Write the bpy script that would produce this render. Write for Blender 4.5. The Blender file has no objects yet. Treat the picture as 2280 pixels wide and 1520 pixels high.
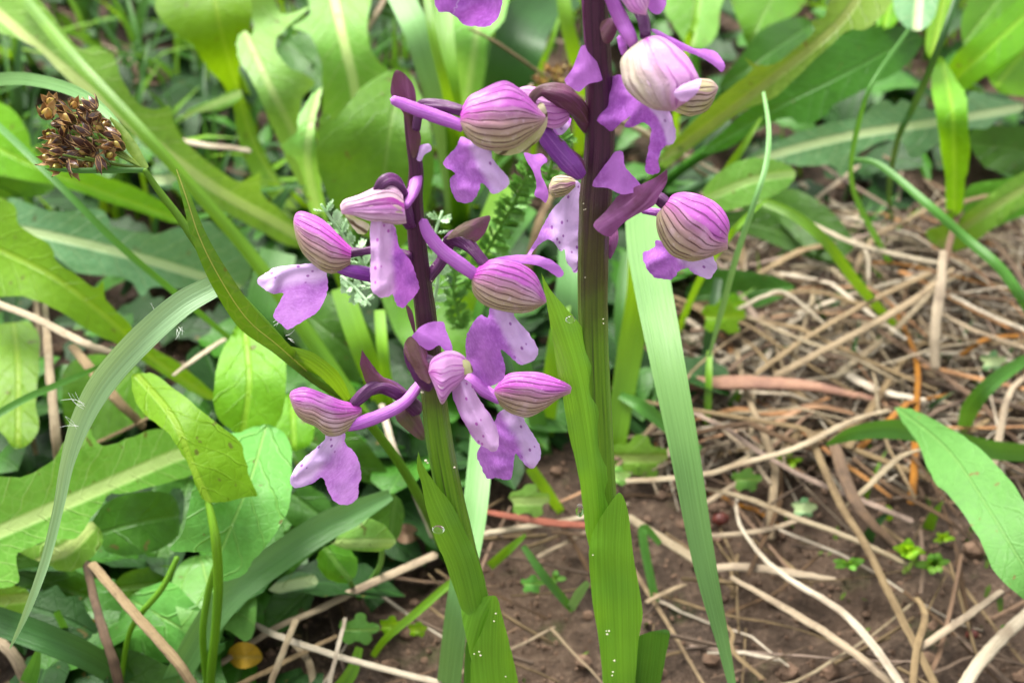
import bpy, bmesh, math, random
from mathutils import Vector, noise
from mathutils.geometry import delaunay_2d_cdt
R_ = math.radians
random.seed(11)
scn = bpy.context.scene
COL = scn.collection

# ------------------------------------------------------------------ camera
PITCH, TH, HC = R_(38.0), 0.3443, 0.21
cd = bpy.data.cameras.new('camera'); cam = bpy.data.objects.new('camera', cd); COL.objects.link(cam)
cd.sensor_width = 36.0; cd.lens = 18.0 / TH
cd.clip_start = 0.002; cd.clip_end = 500
cam.location = (0, 0, HC); cam.rotation_euler = (math.pi/2 - PITCH, 0, 0)
cd.dof.use_dof = True; cd.dof.focus_distance = 0.198; cd.dof.aperture_fstop = 30.0
scn.camera = cam
# ------------------------------------------------------------------ overcast sky, weak soft sun
SUN_EL, SUN_AZ = R_(58), R_(-35)
w = bpy.data.worlds.new('World'); scn.world = w; w.use_nodes = True
nt = w.node_tree
sky = nt.nodes.new('ShaderNodeTexSky'); sky.sky_type = 'NISHITA'; sky.sun_disc = False
sky.sun_elevation = SUN_EL; sky.sun_rotation = SUN_AZ; sky.dust_density = 4.0; sky.air_density = 1.0
hs = nt.nodes.new('ShaderNodeHueSaturation'); hs.inputs['Saturation'].default_value = 0.10
bg = nt.nodes['Background']; bg.inputs['Strength'].default_value = 0.075
nt.links.new(sky.outputs[0], hs.inputs['Color']); nt.links.new(hs.outputs[0], bg.inputs[0])
sl = bpy.data.lights.new('sun', 'SUN'); sun = bpy.data.objects.new('sun', sl); COL.objects.link(sun)
sl.energy = 1.5; sl.angle = R_(35); sl.color = (1.0, 0.96, 0.87)
sd = Vector((math.sin(SUN_AZ)*math.cos(SUN_EL), math.cos(SUN_AZ)*math.cos(SUN_EL), math.sin(SUN_EL)))
sun.rotation_euler = (-sd).to_track_quat('-Z', 'Y').to_euler(); sun.location = sd*2
vs = scn.view_settings; vs.view_transform = 'Standard'; vs.look = 'None'; vs.gamma = 1.0; vs.use_curve_mapping = False
vs.exposure = 2.45
scn.cycles.use_denoising = True
scn.cycles.max_bounces = 8; scn.cycles.transmission_bounces = 6; scn.cycles.transparent_max_bounces = 8

# ------------------------------------------------------------------ photo pixel -> place
CV = Vector((0, 0, HC)); FV = Vector((0, math.cos(PITCH), -math.sin(PITCH))); UV_ = Vector((0, math.sin(PITCH), math.cos(PITCH)))
def P(x, y, d):
    return CV + d*(FV + Vector((1, 0, 0))*((x-1140)/1140*TH) + UV_*((760-y)/1140*TH))
def DG(y, h):                                   # depth at which the ray of row y is h metres above the ground
    return (HC-h)/(math.sin(PITCH) - (760-y)/1140*TH*math.cos(PITCH))
def dep(y, z, mode): return z/100 if mode == 'd' else DG(y, z/100)
def stem_depth(y, y0, d0): return d0/(1 + 0.577*((760-y)-(760-y0))/1140*TH)
def DR(y): return stem_depth(y, 760, 0.200)
def DL(y): return stem_depth(y, 760, 0.196)
def zf(ox, oy, s): return lambda pts: [(ox+p[0]/s, oy+p[1]/s)+tuple(p[2:]) for p in pts]
Z1, Z2, Z3 = zf(560, 360, 3), zf(560, 700, 3), zf(840, 0, 2.7805)
Z4, Z5 = zf(1100, 300, 3.8), zf(880, 960, 2.714)
ZA, ZB = zf(1340, 40, 6.333), zf(1400, 400, 6.333)

# ------------------------------------------------------------------ shader helpers
class M:
    def __init__(s, name):
        s.m = bpy.data.materials.new(name); s.m.use_nodes = True
        s.t = s.m.node_tree; s.t.nodes.clear(); s.out = s.n('OutputMaterial')
    def n(s, typ, **kw):
        nd = s.t.nodes.new('ShaderNode'+typ)
        for k, v in kw.items():
            if hasattr(nd, k) and k not in ('Scale',): setattr(nd, k, v)
            else: s.set(nd, k, v)
        return nd
    def set(s, nd, k, v):
        i = nd.inputs[int(k[1:])] if (k[0] == 'i' and k[1:].isdigit()) else nd.inputs[k.replace('_', ' ')]
        if isinstance(v, bpy.types.NodeSocket): s.t.links.new(v, i)
        elif isinstance(v, tuple) and len(v) == 3 and i.type == 'RGBA': i.default_value = (*v, 1)
        else: i.default_value = v
    def math(s, op, a, b=0.0, c=0.0):
        nd = s.n('Math', operation=op); s.set(nd, 'i0', a); s.set(nd, 'i1', b); s.set(nd, 'i2', c); return nd.outputs[0]
    def mix(s, f, a, b, mode='MIX'):
        nd = s.n('Mix', data_type='RGBA', blend_type=mode); s.set(nd, 'i0', f); s.set(nd, 'i6', a); s.set(nd, 'i7', b); return nd.outputs[2]
    def step(s, x, lo, hi, a=0.0, b=1.0):
        nd = s.n('MapRange', interpolation_type='SMOOTHSTEP'); s.set(nd, 'i0', x)
        for i, v in zip((1, 2, 3, 4), (lo, hi, a, b)): s.set(nd, 'i%d' % i, v)
        return nd.outputs[0]
    def uv(s):
        u = s.n('UVMap'); sp = s.n('SeparateXYZ'); s.set(sp, 'i0', u.outputs[0]); return sp.outputs[0], sp.outputs[1], u.outputs[0]
    def xyz(s, x, y, z=0.0):
        c = s.n('CombineXYZ'); s.set(c, 'i0', x); s.set(c, 'i1', y); s.set(c, 'i2', z); return c.outputs[0]
    def noise(s, vec, scale, detail=3.0, rough=0.55):
        nd = s.n('TexNoise'); s.set(nd, 'Vector', vec); s.set(nd, 'Scale', scale); s.set(nd, 'Detail', detail); s.set(nd, 'Roughness', rough); return nd.outputs[0]
    def obj(s): return s.n('TexCoord').outputs['Object']
    def geo(s): return s.n('NewGeometry').outputs['Position']
    def rnd(s): return s.n('ObjectInfo').outputs['Random']
    def bump(s, h, dist, strength=0.6):
        b = s.n('Bump'); s.set(b, 'Strength', strength); s.set(b, 'Distance', dist); s.set(b, 'Height', h); return b.outputs[0]
    def finish(s, col, rough=0.5, spec=0.4, trans=0.0, tcol=None, nrm=None, sss=0.0, coat=0.0):
        p = s.n('BsdfPrincipled'); s.set(p, 'Base Color', col); s.set(p, 'Roughness', rough); s.set(p, 'Specular IOR Level', spec)
        if coat: s.set(p, 'Coat Weight', coat); s.set(p, 'Coat Roughness', 0.25)
        if sss: s.set(p, 'Subsurface Weight', sss); s.set(p, 'Subsurface Radius', (1, .6, .8)); s.set(p, 'Subsurface Scale', 0.0008)
        if nrm is not None: s.set(p, 'Normal', nrm)
        o = p.outputs[0]
        if trans:
            t = s.n('BsdfTranslucent'); s.set(t, 'Color', tcol if tcol is not None else col)
            if nrm is not None: s.set(t, 'Normal', nrm)
            mx = s.n('MixShader'); s.set(mx, 'i0', trans); s.set(mx, 'i1', o); s.set(mx, 'i2', t.outputs[0]); o = mx.outputs[0]
        s.t.links.new(o, s.out.inputs[0]); return s.m

def leaf_mat(name, c1, c2, rib=(.3, .42, .16), ribw=.10, trans=.3, rough=.42, vein=.25, spec=.25, veinf=2.2):
    m = M(name); u, v, uv = m.uv(); au = m.math('ABSOLUTE', u); g = m.geo()
    big = m.noise(g, 45, 3); fine = m.noise(g, 700, 4, .65)
    col = m.mix(m.step(big, .35, .68), c1, c2)
    col = m.mix(m.step(fine, .25, .8, 0, .45), col, tuple(min(1, x*1.45+.008) for x in c1))
    bl = m.step(m.noise(g, 190, 2), .62, .74, 0, .3); col = m.mix(bl, col, tuple(x*.55 for x in c2))
    ln = m.math('MULTIPLY_ADD', au, -1.1, v); ln = m.math('ADD', ln, m.math('ADD', m.math('MULTIPLY', big, .6), m.math('MULTIPLY', m.noise(g, 170, 2), .35)))
    fr = m.math('ABSOLUTE', m.math('SUBTRACT', m.math('FRACT', m.math('MULTIPLY', ln, veinf)), .5))
    vn = m.step(fr, .0, .06, 1, 0)
    ret = m.n('TexVoronoi', feature='DISTANCE_TO_EDGE'); m.set(ret, 'Vector', g); m.set(ret, 'Scale', 420.0); net = m.step(ret.outputs['Distance'], .0, .09, 1, 0)
    col = m.mix(m.math('MULTIPLY', net, .09), col, rib)
    sk = m.step(m.noise(g, 420, 2, .4), .70, .74, 0, .8); col = m.mix(sk, col, (.10, .07, .02))
    col = m.mix(m.math('MULTIPLY', vn, vein), col, rib)
    rb = m.step(au, ribw*.45, ribw, 1, 0); col = m.mix(m.math('MULTIPLY', rb, .85), col, rib)
    hsv = m.n('HueSaturation'); m.set(hsv, 'Color', col); m.set(hsv, 'Value', m.step(m.rnd(), 0, 1, .85, 1.15)); m.set(hsv, 'Hue', m.step(m.rnd(), 0, 1, .49, .51))
    col = hsv.outputs[0]
    h = m.math('ADD', m.math('ADD', m.math('MULTIPLY', vn, -1.4*vein), m.math('MULTIPLY', net, -.10)), m.math('ADD', m.math('MULTIPLY', rb, .6), m.math('MULTIPLY', fine, .5)))
    tc = m.mix(.5, col, (c1[0]*2.2+.05, c1[1]*1.7, c1[2]*.5))
    return m.finish(col, m.step(fine, .2, .8, rough-.08, rough+.12), spec, trans, tc, m.bump(h, .0004, .7))

def blade_mat(name, c1, c2, trans=.25, rough=.42, spec=.4, streak=.35, edge=None):
    m = M(name); u, v, uv = m.uv(); g = m.geo()
    st = m.noise(m.xyz(m.math('MULTIPLY', u, 42), m.math('MULTIPLY', v, .35)), 1.0, 3, .6)
    big = m.noise(g, 60, 2)
    col = m.mix(m.step(big, .3, .7), c1, c2)
    col = m.mix(m.step(st, .42, .75, 0, streak), col, tuple(min(1, x*1.7+.02) for x in c1))
    col = m.mix(m.step(st, .3, .5, streak, 0), col, tuple(x*.5 for x in c2))
    hsv = m.n('HueSaturation'); m.set(hsv, 'Color', col); m.set(hsv, 'Value', m.step(m.rnd(), 0, 1, .85, 1.15))
    col = hsv.outputs[0]
    tc = m.mix(.5, col, (c1[0]*2+.05, c1[1]*1.6, c1[2]*.6))
    return m.finish(col, rough, spec, trans, tc, m.bump(st, .0003, .5))

def straw_mat(name, c1, c2, c3, rough=.6, spec=.3):
    m = M(name); u, v, uv = m.uv(); g = m.geo()
    st = m.noise(m.xyz(m.math('MULTIPLY', u, 13), m.math('MULTIPLY', v, .5)), 1.0, 5, .7)
    bl = m.noise(g, 130, 4, .65); sp_ = m.noise(g, 1300, 3, .7)
    col = m.mix(m.step(st, .38, .62), c1, c2); col = m.mix(m.step(bl, .45, .68, 0, .85), col, c3)
    col = m.mix(m.step(st, .56, .66, 0, .6), col, tuple(x*.45 for x in c3)); col = m.mix(m.step(st, .30, .40, .55, 0), col, tuple(min(1, x*1.35+.03) for x in c1))
    col = m.mix(m.step(sp_, .62, .72, 0, .6), col, tuple(x*.35 for x in c3))
    hsv = m.n('HueSaturation'); m.set(hsv, 'Color', col); m.set(hsv, 'Value', m.step(m.rnd(), 0, 1, .65, 1.2)); m.set(hsv, 'Saturation', m.step(m.rnd(), .2, .9, 1.1, .75))
    return m.finish(hsv.outputs[0], rough, spec, .06, c2, m.bump(m.math('ADD', st, m.math('MULTIPLY', sp_, .4)), .0005, .9))

MT = {}
MT['lime'] = leaf_mat('lime_leaf', (.13, .31, .004), (.085, .23, .003), (.22, .40, .02), .07, .42, .45, .25, .28)
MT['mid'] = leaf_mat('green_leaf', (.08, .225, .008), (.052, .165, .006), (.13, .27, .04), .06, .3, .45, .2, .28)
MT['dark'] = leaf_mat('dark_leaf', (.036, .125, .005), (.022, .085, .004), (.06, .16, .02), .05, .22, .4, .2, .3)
MT['pale'] = leaf_mat('pale_leaf', (.16, .35, .06), (.11, .28, .04), (.33, .48, .15), .11, .3, .42, .25)
MT['dand'] = leaf_mat('dandelion_leaf', (.13, .30, .035), (.09, .235, .018), (.50, .62, .22), .15, .32, .45, .3, .25)
MT['blue'] = leaf_mat('blue_green_leaf', (.10, .24, .10), (.07, .19, .06), (.46, .58, .28), .13, .2, .38, .25, .4)
MT['olive'] = leaf_mat('olive_leaf', (.12, .235, .018), (.08, .18, .012), (.20, .26, .06), .12, .3)
MT['sorrel'] = leaf_mat('sorrel_leaf', (.10, .27, .045), (.075, .21, .025), (.19, .36, .07), .03, .3, .42, .4, .3, 1.6)
MT['sheath'] = blade_mat('orchid_leaf', (.15, .36, .020), (.105, .28, .020), .2, .38, .45, .3)
MT['bhair'] = blade_mat('hairy_blade', (.26, .44, .22), (.20, .37, .16), .25, .4, .4, .4)
MT['bwide'] = blade_mat('wide_blade', (.095, .20, .052), (.075, .17, .042), .1, .45, .25, .25)
MT['bblue'] = blade_mat('grey_green_blade', (.10, .24, .07), (.07, .19, .045), .25, .36, .5, .25)
MT['lance'] = leaf_mat('lance_leaf', (.066, .160, .030), (.052, .13, .022), (.09, .19, .04), .03, .12, .55, .12, .2, 1.4)
MT['sheath_dark'] = blade_mat('orchid_leaf_inner', (.05, .17, .012), (.03, .12, .008), .2, .36, .5, .3)
MT['bpale'] = blade_mat('pale_blade', (.145, .30, .095), (.11, .25, .07), .12, .42, .3, .3)
MT['blime'] = blade_mat('lime_blade', (.14, .31, .008), (.09, .23, .006), .3)
MT['bgreen'] = blade_mat('green_blade', (.06, .20, .02), (.04, .14, .012), .25)
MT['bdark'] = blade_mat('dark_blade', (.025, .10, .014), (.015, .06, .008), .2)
MT['straw'] = straw_mat('straw', (.37, .275, .155), (.27, .19, .10), (.16, .105, .056))
MT['strawp'] = straw_mat('pale_straw', (.50, .42, .29), (.40, .32, .205), (.28, .205, .125))
MT['strawb'] = straw_mat('brown_straw', (.17, .10, .05), (.11, .065, .035), (.06, .035, .02))
MT['strawo'] = straw_mat('orange_straw', (.42, .20, .04), (.35, .13, .025), (.20, .09, .03))
MT['strawr'] = straw_mat('rosy_straw', (.33, .22, .145), (.25, .155, .10), (.17, .105, .066))
MT['strawrose'] = straw_mat('flat_rosy_straw', (.44, .27, .19), (.35, .19, .13), (.24, .13, .10))
MT['strawred'] = straw_mat('red_straw', (.42, .16, .11), (.33, .11, .08), (.26, .10, .07))
MT['under'] = leaf_mat('undergrowth', (.010, .042, .004), (.006, .026, .003), (.02, .07, .01), .05, .15, .5, .2, .2)  # leaf colour darkened to carry the shade of the gaps between weeds
MT['yleaf'] = leaf_mat('yellow_leaf', (.40, .22, .02), (.25, .14, .015), (.35, .22, .04), .04, .2)

def soil_mat():
    m = M('soil'); g = m.geo()
    a = m.noise(g, 30, 5, .6); b = m.noise(g, 240, 6, .72); c = m.noise(g, 900, 5, .75)
    col = m.mix(m.step(a, .35, .65), (.118, .074, .047), (.056, .036, .024))
    col = m.mix(m.step(b, .46, .66, 0, .85), col, (.185, .124, .082))
    col = m.mix(m.step(b, .30, .44, .8, 0), col, (.030, .018, .012))
    col = m.mix(m.step(c, .56, .68, 0, .7), col, (.28, .19, .13))
    col = m.mix(m.step(c, .32, .44, .75, 0), col, (.025, .015, .010))
    col = m.mix(m.step(m.noise(g, 75, 4), .57, .70, 0, .55), col, (.05, .075, .012))
    h = m.math('ADD', m.math('MULTIPLY', b, 1.0), m.math('MULTIPLY', c, .45))
    return m.finish(col, .8, .3, nrm=m.bump(h, .004, 1.0))
MT['soil'] = soil_mat()
def crumb_mat():
    m = M('soil_crumb'); g = m.geo(); n = m.noise(g, 400, 4); b = m.noise(g, 90, 2)
    col = m.mix(m.step(n, .3, .7), (.075, .045, .028), (.20, .125, .082)); col = m.mix(m.step(b, .5, .7, 0, .7), col, (.04, .026, .018))
    return m.finish(col, .85, .25, nrm=m.bump(n, .0008, .8))
MT['crumb'] = crumb_mat()
def moss_mat():
    m = M('moss'); n = m.noise(m.geo(), 300, 3)
    col = m.mix(m.step(n, .3, .7), (.05, .10, .012), (.12, .19, .02)); return m.finish(col, .6, .3, .2)
MT['moss'] = moss_mat()

def sepal_mat(name, ramp, veincol, nv=7.0, vw=.10, vamt=.85, rim=(.62, .36, .46)):
    m = M(name); u, v, uv = m.uv(); g = m.geo()
    n1 = m.noise(g, 500, 3); n2 = m.noise(g, 1800, 3)
    cr = m.n('ValToRGB'); e = cr.color_ramp.elements
    while len(e) < len(ramp): e.new(.5)
    for el, (p, c) in zip(e, ramp): el.position = p; el.color = (*c, 1)
    m.set(cr, 'Fac', m.math('ADD', u, m.math('MULTIPLY', m.math('SUBTRACT', n1, .5), .22)))
    col = cr.outputs[0]
    mg = m.math('MULTIPLY', m.step(v, .02, .5, 1, 0), m.step(u, .02, .6) if name == 'dorsal_sepal' else m.step(u, .6, 1)); col = m.mix(m.math('MULTIPLY', mg, .8), col, (.60, .055, .55))
    col = m.mix(m.step(v, .78, 1, 0, .6), col, rim)
    col = m.mix(m.step(n2, .55, .8, 0, .35), col, (.85, .65, .85)); col = m.mix(m.step(m.noise(g, 260, 2), .5, .72, 0, .4), col, (.74, .52, .68))
    wv = m.math('ADD', m.math('MULTIPLY', u, nv), m.math('MULTIPLY', m.math('SUBTRACT', n1, .5), .28))
    fr = m.math('ABSOLUTE', m.math('SUBTRACT', m.math('FRACT', wv), .5))
    ve = m.math('MULTIPLY', m.step(fr, vw*.35, vw, 1, 0), m.step(m.noise(g, 420, 3), .28, .5, .2, 1))
    ve = m.math('MULTIPLY', ve, m.step(v, .86, .99, 1, .1)); col = m.mix(m.math('MULTIPLY', ve, vamt), col, veincol)
    h = m.math('ADD', m.math('MULTIPLY', ve, -.8), m.math('MULTIPLY', n2, .35))
    return m.finish(col, .42, .35, .22, None, m.bump(h, .00025, .6))
MT['lateral'] = sepal_mat('lateral_sepal', [(0, (.50, .49, .24)), (.45, (.46, .38, .23)), (.78, (.42, .24, .27)), (1, (.48, .20, .44))], (.085, .028, .034), 8, .13, .85)
MT['dorsal'] = sepal_mat('dorsal_sepal', [(0, (.48, .14, .48)), (.5, (.52, .105, .53)), (1, (.37, .075, .38))], (.16, .03, .14), 11, .13, .75)
MT['olive_sepal'] = sepal_mat('olive_sepal', [(0, (.50, .50, .24)), (.6, (.42, .38, .18)), (1, (.48, .30, .34))], (.09, .055, .025), 6, .18, .95)
MT['pink_sepal'] = sepal_mat('pink_sepal', [(0, (.70, .56, .60)), (.3, (.68, .34, .66)), (.65, (.66, .25, .66)), (1, (.72, .40, .72))], (.40, .07, .42), 6, .16, .6)
MT['cream_sepal'] = sepal_mat('cream_sepal', [(0, (.62, .60, .40)), (.5, (.60, .52, .42)), (.8, (.64, .44, .56)), (1, (.70, .36, .68))], (.42, .30, .28), 4, .25, .4)
MT['pink_back'] = sepal_mat('pink_back_sepal', [(0, (.58, .46, .38)), (.35, (.60, .40, .50)), (.7, (.55, .24, .55)), (1, (.30, .07, .28))], (.32, .10, .28), 4, .2, .3)

def lip_mat(name, c1, c2, pale=(.70, .52, .82), spot=(.22, .035, .30), zone=.22, spots=1.0):
    m = M(name); u, v, uv = m.uv(); au = m.math('ABSOLUTE', u); g = m.geo()
    n1 = m.noise(g, 330, 4); n2 = m.noise(g, 1700, 4, .75)
    col = m.mix(m.step(n1, .32, .68), c1, c2)
    col = m.mix(m.step(n2, .42, .72, 0, .4), col, tuple(min(1, x*1.3+.10) for x in c1)); col = m.mix(m.step(n2, .28, .45, .25, 0), col, tuple(x*.6 for x in c2))
    zn = m.step(m.math('ADD', au, m.math('MULTIPLY', m.math('SUBTRACT', n1, .5), .12)), zone*.45, zone, 1, 0)
    col = m.mix(m.math('MULTIPLY', zn, .72), col, pale)
    vo = m.n('TexVoronoi'); m.set(vo, 'Vector', m.xyz(m.math('MULTIPLY', u, 14), m.math('MULTIPLY', v, 10))); m.set(vo, 'Scale', 1.0); m.set(vo, 'Randomness', .75)
    sp = m.math('MULTIPLY', m.step(vo.outputs['Distance'], .17, .30, 1, 0), m.step(au, zone*.7, zone*.95, 1, 0))
    col = m.mix(m.math('MULTIPLY', sp, .85*spots), col, spot)
    ed = m.noise(m.xyz(m.math('MULTIPLY', u, 16), m.math('MULTIPLY', v, 2)), 1, 2); col = m.mix(m.step(ed, .55, .75, 0, .22), col, tuple(x*.6 for x in c2))
    h = m.math('ADD', m.math('MULTIPLY', n2, .6), m.math('MULTIPLY', ed, .5))
    return m.finish(col, .5, .3, .28, None, m.bump(h, .0003, .55))
MT['lip'] = lip_mat('lip', (.46, .155, .60), (.36, .105, .50))
MT['lip_deep'] = lip_mat('lip_deep', (.44, .13, .58), (.33, .08, .46), zone=.10, spots=.7)
MT['lip_pale'] = lip_mat('lip_pale', (.50, .22, .64), (.41, .15, .55), zone=.26)
MT['lip_plain'] = lip_mat('lip_plain', (.50, .17, .62), (.40, .115, .52), (.50, .17, .62), spots=0)
MT['lip_white'] = lip_mat('lip_white', (.60, .34, .68), (.52, .24, .60), (.64, .42, .72), spots=0)
MT['lip_front'] = lip_mat('lip_front', (.50, .14, .62), (.38, .09, .52), (.74, .50, .76), (.40, .05, .42), .24)
def tissue(name, c1, c2, c3, rough=.42, trans=.12, sc=260):
    m = M(name); u, v, uv = m.uv(); g = m.geo()
    st = m.noise(m.xyz(m.math('MULTIPLY', u, 14), m.math('MULTIPLY', v, 1.2)), 1, 3); n = m.noise(g, sc, 3); n2 = m.noise(g, 2500, 2)
    col = m.mix(m.step(n, .3, .7), c1, c2); col = m.mix(m.step(st, .5, .72, 0, .7), col, c3)
    return m.finish(col, rough, .4, trans, None, m.bump(m.math('ADD', st, m.math('MULTIPLY', n2, .4)), .00025, .6))
MT['spur'] = tissue('spur', (.50, .15, .60), (.40, .10, .50), (.60, .28, .68))
MT['spur_dark'] = tissue('spur_dark', (.25, .055, .36), (.17, .035, .26), (.38, .14, .50))
MT['ovary'] = tissue('ovary', (.075, .018, .075), (.13, .03, .14), (.19, .075, .18), .38)
MT['bract'] = tissue('bract', (.15, .04, .10), (.11, .055, .045), (.26, .10, .20), .45)
MT['bract_olive'] = tissue('bract_olive', (.10, .085, .035), (.15, .05, .10), (.22, .13, .13), .45)
MT['bract_pink'] = tissue('bract_pink', (.26, .075, .24), (.13, .03, .09), (.40, .17, .38), .45)
def stem_mat(name, z0, z1, z2):
    m = M(name); u, v, uv = m.uv(); g = m.geo(); sp = m.n('SeparateXYZ'); m.set(sp, 'i0', m.obj()); z = sp.outputs[2]
    n = m.noise(g, 130, 3); z = m.math('ADD', z, m.math('MULTIPLY', m.math('SUBTRACT', n, .5), .02))
    st = m.noise(m.xyz(m.math('MULTIPLY', u, 11), m.math('MULTIPLY', v, .25)), 1, 3, .6)
    gr = m.mix(m.step(st, .35, .65), (.14, .30, .014), (.085, .205, .010))
    br = m.mix(m.step(st, .35, .65), (.085, .085, .018), (.042, .034, .016))
    pu = m.mix(m.step(st, .35, .65), (.075, .018, .050), (.038, .009, .028))
    col = m.mix(m.step(z, z0, z1), gr, br); col = m.mix(m.step(z, z1, z2), col, pu)
    col = m.mix(m.math('MULTIPLY', m.step(st, .60, .70), m.step(z, z0-.03, z0, 0, .7)), col, (.03, .012, .018))
    n2 = m.noise(g, 2600, 2)
    return m.finish(col, .36, .5, 0, nrm=m.bump(m.math('ADD', m.math('MULTIPLY', st, 1.2), m.math('MULTIPLY', n2, .25)), .0005, .6), sss=.1)
def simple(name, c1, c2, rough=.5, sc=800, trans=0, spec=.4):
    m = M(name); n = m.noise(m.geo(), sc, 3); return m.finish(m.mix(m.step(n, .3, .7), c1, c2), rough, spec, trans, None, m.bump(n, .0003, .4))
MT['tepal'] = simple('tepal', (.075, .024, .014), (.030, .010, .008), .32, 900, .05, .6)
MT['tepal_edge'] = simple('tepal_edge', (.50, .34, .16), (.34, .17, .06), .4, 900, .25)
MT['capsule'] = simple('capsule', (.42, .20, .06), (.34, .34, .05), .3, 500, .1, .6)
MT['husk'] = simple('husk', (.10, .18, .012), (.16, .24, .03), .5, 600, .2)
MT['hair'] = simple('hair', (.75, .78, .72), (.6, .65, .6), .4)
MT['pollen'] = simple('pollen', (.85, .82, .62), (.7, .66, .45), .6)
MT['yarrow'] = simple('yarrow', (.15, .34, .05), (.09, .25, .03), .5, 500, .25)
MT['yarrowp'] = simple('yarrow_pale', (.50, .68, .44), (.36, .56, .30), .5, 500, .25)
MT['mite'] = simple('red_husk', (.13, .03, .02), (.08, .02, .015), .4)
def drop_mat():
    m = M('water'); p = m.n('BsdfPrincipled'); m.set(p, 'Base Color', (1, 1, 1)); m.set(p, 'Roughness', 0.0); m.set(p, 'IOR', 1.33); m.set(p, 'Transmission Weight', 1.0)
    m.t.links.new(p.outputs[0], m.out.inputs[0]); return m.m
MT['water'] = drop_mat()

# ------------------------------------------------------------------ object helpers
ORG = {}
def tag(o, label=None, cat=None, group=None, kind=None):
    for k, v in (('label', label), ('category', cat), ('group', group), ('kind', kind)):
        if v: o[k] = v
    return o
def empty(name, loc, parent=None):
    o = bpy.data.objects.new(name, None); COL.objects.link(o); o.empty_display_size = .005
    if parent is None: o.location = loc; ORG[o] = Vector(loc)
    else: o.parent = parent; ORG[o] = ORG[parent]
    return o
def thing(name, label, cat, loc, group=None): return tag(empty(name, loc), label, cat, group)
def build(name, geo, mat, parent=None, loc=None, smooth=True):
    vs_, fs, uvs = geo
    org = ORG[parent] if parent is not None else Vector(loc if loc is not None else vs_[0])
    me = bpy.data.meshes.new(name); me.from_pydata([tuple(Vector(v)-org) for v in vs_], [], fs)
    if uvs is not None:
        l = me.uv_layers.new(name='UVMap'); d = [0.0]*(2*len(me.loops))
        for i, lp in enumerate(me.loops): d[2*i], d[2*i+1] = uvs[lp.vertex_index]
        l.data.foreach_set('uv', d)
    if smooth: me.polygons.foreach_set('use_smooth', [True]*len(me.polygons))
    me.materials.append(MT[mat] if isinstance(mat, str) else mat)
    o = bpy.data.objects.new(name, me); COL.objects.link(o); ORG[o] = org
    if parent is not None: o.parent = parent
    else: o.location = org
    return o
def join(*gs):
    V, F, U = [], [], []
    for v, f, u in gs:
        b = len(V); V += v; F += [tuple(i+b for i in t) for t in f]; U += u
    return V, F, U
def cat(p0, p1, p2, p3, t):
    return tuple(.5*(2*b+(c-a)*t+(2*a-5*b+4*c-d)*t*t+(3*b-a-3*c+d)*t**3) for a, b, c, d in zip(p0, p1, p2, p3))
def spline(pts, n):
    if len(pts) == 2: return [tuple(a+(b-a)*i/n for a, b in zip(*pts)) for i in range(n+1)]
    out = []; m = len(pts)-1
    for i in range(n+1):
        f = i/n*m; k = min(int(f), m-1); t = f-k
        out.append(cat(pts[max(k-1, 0)], pts[k], pts[k+1], pts[min(k+2, m)], t))
    return out
def closed(pts, sub=4, rough=0.0):
    n = len(pts); out = []
    for i in range(n):
        a, b, c, d = pts[i-1], pts[i], pts[(i+1) % n], pts[(i+2) % n]
        for k in range(sub):
            q = cat(a[:2], b[:2], c[:2], d[:2], k/sub)
            if rough:
                q = (q[0]+rough*noise.noise((q[0]*.13, q[1]*.13, 3.1)), q[1]+rough*noise.noise((q[0]*.13, q[1]*.13, 9.7)))
            out.append(q)
    return out
def lerp_list(vals, t):
    if not isinstance(vals, (list, tuple)): return vals
    f = t*(len(vals)-1); k = min(int(f), len(vals)-2); return vals[k]+(vals[k+1]-vals[k])*(f-k)

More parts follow.
